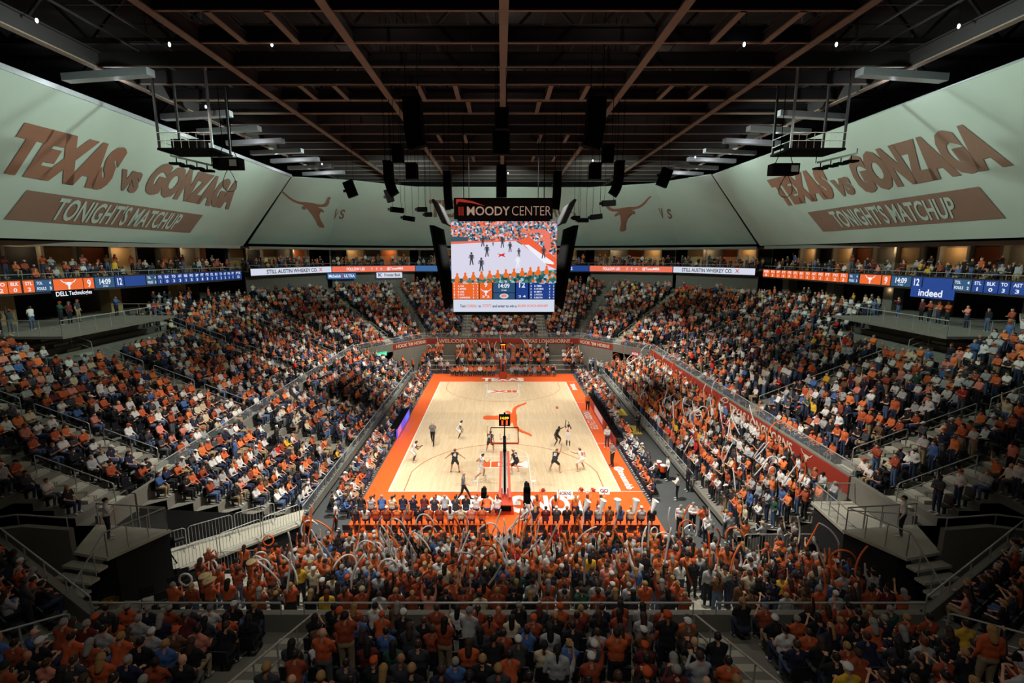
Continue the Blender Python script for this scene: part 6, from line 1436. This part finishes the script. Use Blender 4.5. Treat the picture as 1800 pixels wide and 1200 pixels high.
# signs on the stand
def flat_sign(nm, c, w, h, rz, mt, tx, tm, lb, roll=0.0):
    t = thing(nm, lb, 'sign', c); d = V3(math.cos(rz), math.sin(rz), 0); n = V3(math.sin(rz), -math.cos(rz), 0); z = V3(0, 0, 1); c = V3(*c); P = lambda a, b, l: c + d * a * w / 2 + z * b * h / 2 + n * l
    m = MB(); m.plate([P(-1, -1, 0), P(1, -1, 0), P(1, 1, 0), P(-1, 1, 0)], n * .05); m.build('panel', mt, t)
    if tx: m = MB(); m.text(tx, P(-.75, -.5, .07), P(.75, -.5, .07), P(.75, .5, .07), P(-.75, .5, .07), 0, .03); m.build('sign_lettering', tm, t)
flat_sign('portal_sign', (-14.9, 15.0, 3.3), 1.9, .5, .9, em('sign_green', (40, 200, 140), 1.4), 'Ascend', E_tx, 'glowing green sign on the far left corner portal')
flat_sign('portal_sign', (15.8, 13.9, 3.6), 1.1, .6, -.9, em('sign_red', (200, 50, 50), .8), 'H-E-B', E_tx, 'small red pill sign on the far right corner portal')
flat_sign('portal_sign', (-16.5, -25.55, 3.2), 1.3, .55, 1.15, em('sign_red', (200, 50, 50), .8), 'H-E-B', E_tx, 'red and white sign tilted beside the west platform')
flat_sign('portal_sign', (16.0, -25.3, 2.9), 1.6, 1.0, -1.2, em('sign_blue', (24, 70, 190), .8), 'indeed', E_tx, 'blue indeed sign beside the east platform')
# front rails of the floor stands
guard([(-11.35, -18.9, .7), (-11.35, 16.4, .7)], 'waist-high rail with glass along the front of the west floor stand', h=.75); guard([(12.2, -14.5, .55), (12.2, 15.8, .55)], 'waist-high rail along the front of the east student stand', h=.8)
guard([(-10.5, 18.8, .4), (-1.2, 18.8, .4)], 'far baseline rail left of the far hoop', h=.7, glass=False); guard([(1.2, 18.8, .4), (10.5, 18.8, .4)], 'far baseline rail right of the far hoop', h=.7, glass=False)
# brass horns lying in the band corner
M_brass = mat('brass', (200, 160, 70), .25, .9)
for i, (x, y) in enumerate(((-15.2, -28.6), (-14.4, -29.4))):
    t = thing('sousaphone', 'brass sousaphone lying on the floor, %s the west platform steps' % ('beside' if i == 0 else 'farther from'), 'tuba', (x, y, 2.4), 'brass horns lying in the band corner'); z = 2.4
    m = MB(); m.tube([(x + .38 * math.cos(a * PI / 10), y + .3 * math.sin(a * PI / 10), z + .1) for a in range(0, 20)], .06, 8, closed=True); m.tube([(x + .26 * math.cos(a * PI / 10), y + .2 * math.sin(a * PI / 10), z + .16) for a in range(0, 20)], .04, 8, closed=True); m.build('tubing', M_brass, t, smooth=True); m = MB(); m.lathe([(.06, 0), (.1, .15), (.3, .3), (.33, .3), (.12, .16)], (x + .45, y + .2, z + .02), 16, cap=False); m.build('bell', M_brass, t, smooth=True)
t = thing('bass_drum', 'round tan drum standing behind the near wall in the band area', 'drum', (-6.6, -30.2, 2.7)); m = MB(); m.tube([(-6.6, -30.4, 3.15), (-6.6, -30.0, 3.15)], .38, 20); m.build('shell', mat('drum_tan', (214, 176, 120), .6), t); m = MB(); m.tube([(-6.6, -30.42, 3.15), (-6.6, -30.38, 3.15)], .4, 20); m.build('hoop', M_cap_or if False else M_CAP['orange'], t)

# ------------------------------------------------------------------ long balloon noodles waved by the students
M_nw = mat('balloon_white', (236, 232, 226), .35, var=.02); M_no = mat('balloon_orange', (240, 110, 40), .35, var=.02)
NT = {}
def noodle(kind, col):
    if (kind, col) not in NT:
        L = 1.35; n = 11
        if kind == 'straight': P = [(0.06 * math.sin(i / n * 2), 0, i / n * L) for i in range(n + 1)]
        elif kind == 'curved': P = [(.5 * (i / n) ** 2, 0, (i / n) * L * (1 - .18 * i / n)) for i in range(n + 1)]
        elif kind == 'arched': P = [(.42 * (1 - math.cos(i / n * PI)), 0, .55 * math.sin(i / n * PI) + .25 * (1 - i / n) + i / n * .1) for i in range(n + 1)]
        else: P = [(.22 * math.sin(i / n * 2 * PI), .05 * i / n, .22 - .22 * math.cos(i / n * 2 * PI) + .0 * i) for i in range(n + 1)]
        m = MB(); m.tube(P, [.026] + [.036] * (len(P) - 2) + [.024], 7); o = m.build('balloon_noodle', M_nw if col == 'white' else M_no, org=(0, 0, 0), smooth=True); NT[kind, col] = (o.data); bpy.data.objects.remove(o)
    return NT[kind, col]
R3 = random.Random(9); cand = [c for c in CROWD if c['zone'] in ('near student rows', 'east student stand', 'far student stand', 'band') and c['pose'] in ('st_up', 'st_both', 'st_wave', 'st_clap', 'st_down')]
R3.shuffle(cand); quota = {'near student rows': 100, 'east student stand': 90, 'far student stand': 26, 'band': 7}; nl = []
for c in cand:
    if quota[c['zone']] <= 0 or (c['zone'] == 'near student rows' and R3.random() < c['row'] / 16): continue
    quota[c['zone']] -= 1; kind = 'looped' if c['zone'] == 'band' else wpick(R3, [('straight', 4), ('curved', 4), ('arched', 2), ('looped', .6)]); col = wpick(R3, [('white', 3), ('orange', 2)])
    up = c['pose'] in ('st_up', 'st_both', 'st_wave'); hx_, hz_ = (.26, 1.95) if up else (.12, 1.36); ca, sa = math.cos(c['rz']), math.sin(c['rz']); hy_ = .14 if up else .44
    o = bpy.data.objects.new('balloon_noodle', noodle(kind, col)); COL.objects.link(o); o.location = (c['x'] + (hx_ * ca - hy_ * sa) * c['s'], c['y'] + (hx_ * sa + hy_ * ca) * c['s'], c['z'] + hz_ * c['s']); o.rotation_euler = (R3.uniform(-.35, .35), R3.uniform(-.5, .5), R3.uniform(-.6, .6) + (PI if R3.random() < .5 else 0))
    nl.append((c, kind, col, o))
by = {}
for c, kind, col, o in nl: by.setdefault((c['zone'], kind, col, c['row'] // 3), []).append((c['u'], o))
bandn = {0: 'front', 1: 'second', 2: 'middle', 3: 'rear', 4: 'last'}
for (zn, kind, col, rw), L in by.items():
    L.sort(key=lambda q: q[0])
    for i, (u, o) in enumerate(L):
        tag(o, '%s %s balloon noodle, %s from left over the %s rows of %s' % (kind, col, ordw(i + 1), bandn[rw], {'near student rows': 'near students', 'east student stand': 'east students', 'far student stand': 'far students', 'band': 'the band'}[zn]), 'balloon', '%s balloon noodles waved by students' % col)
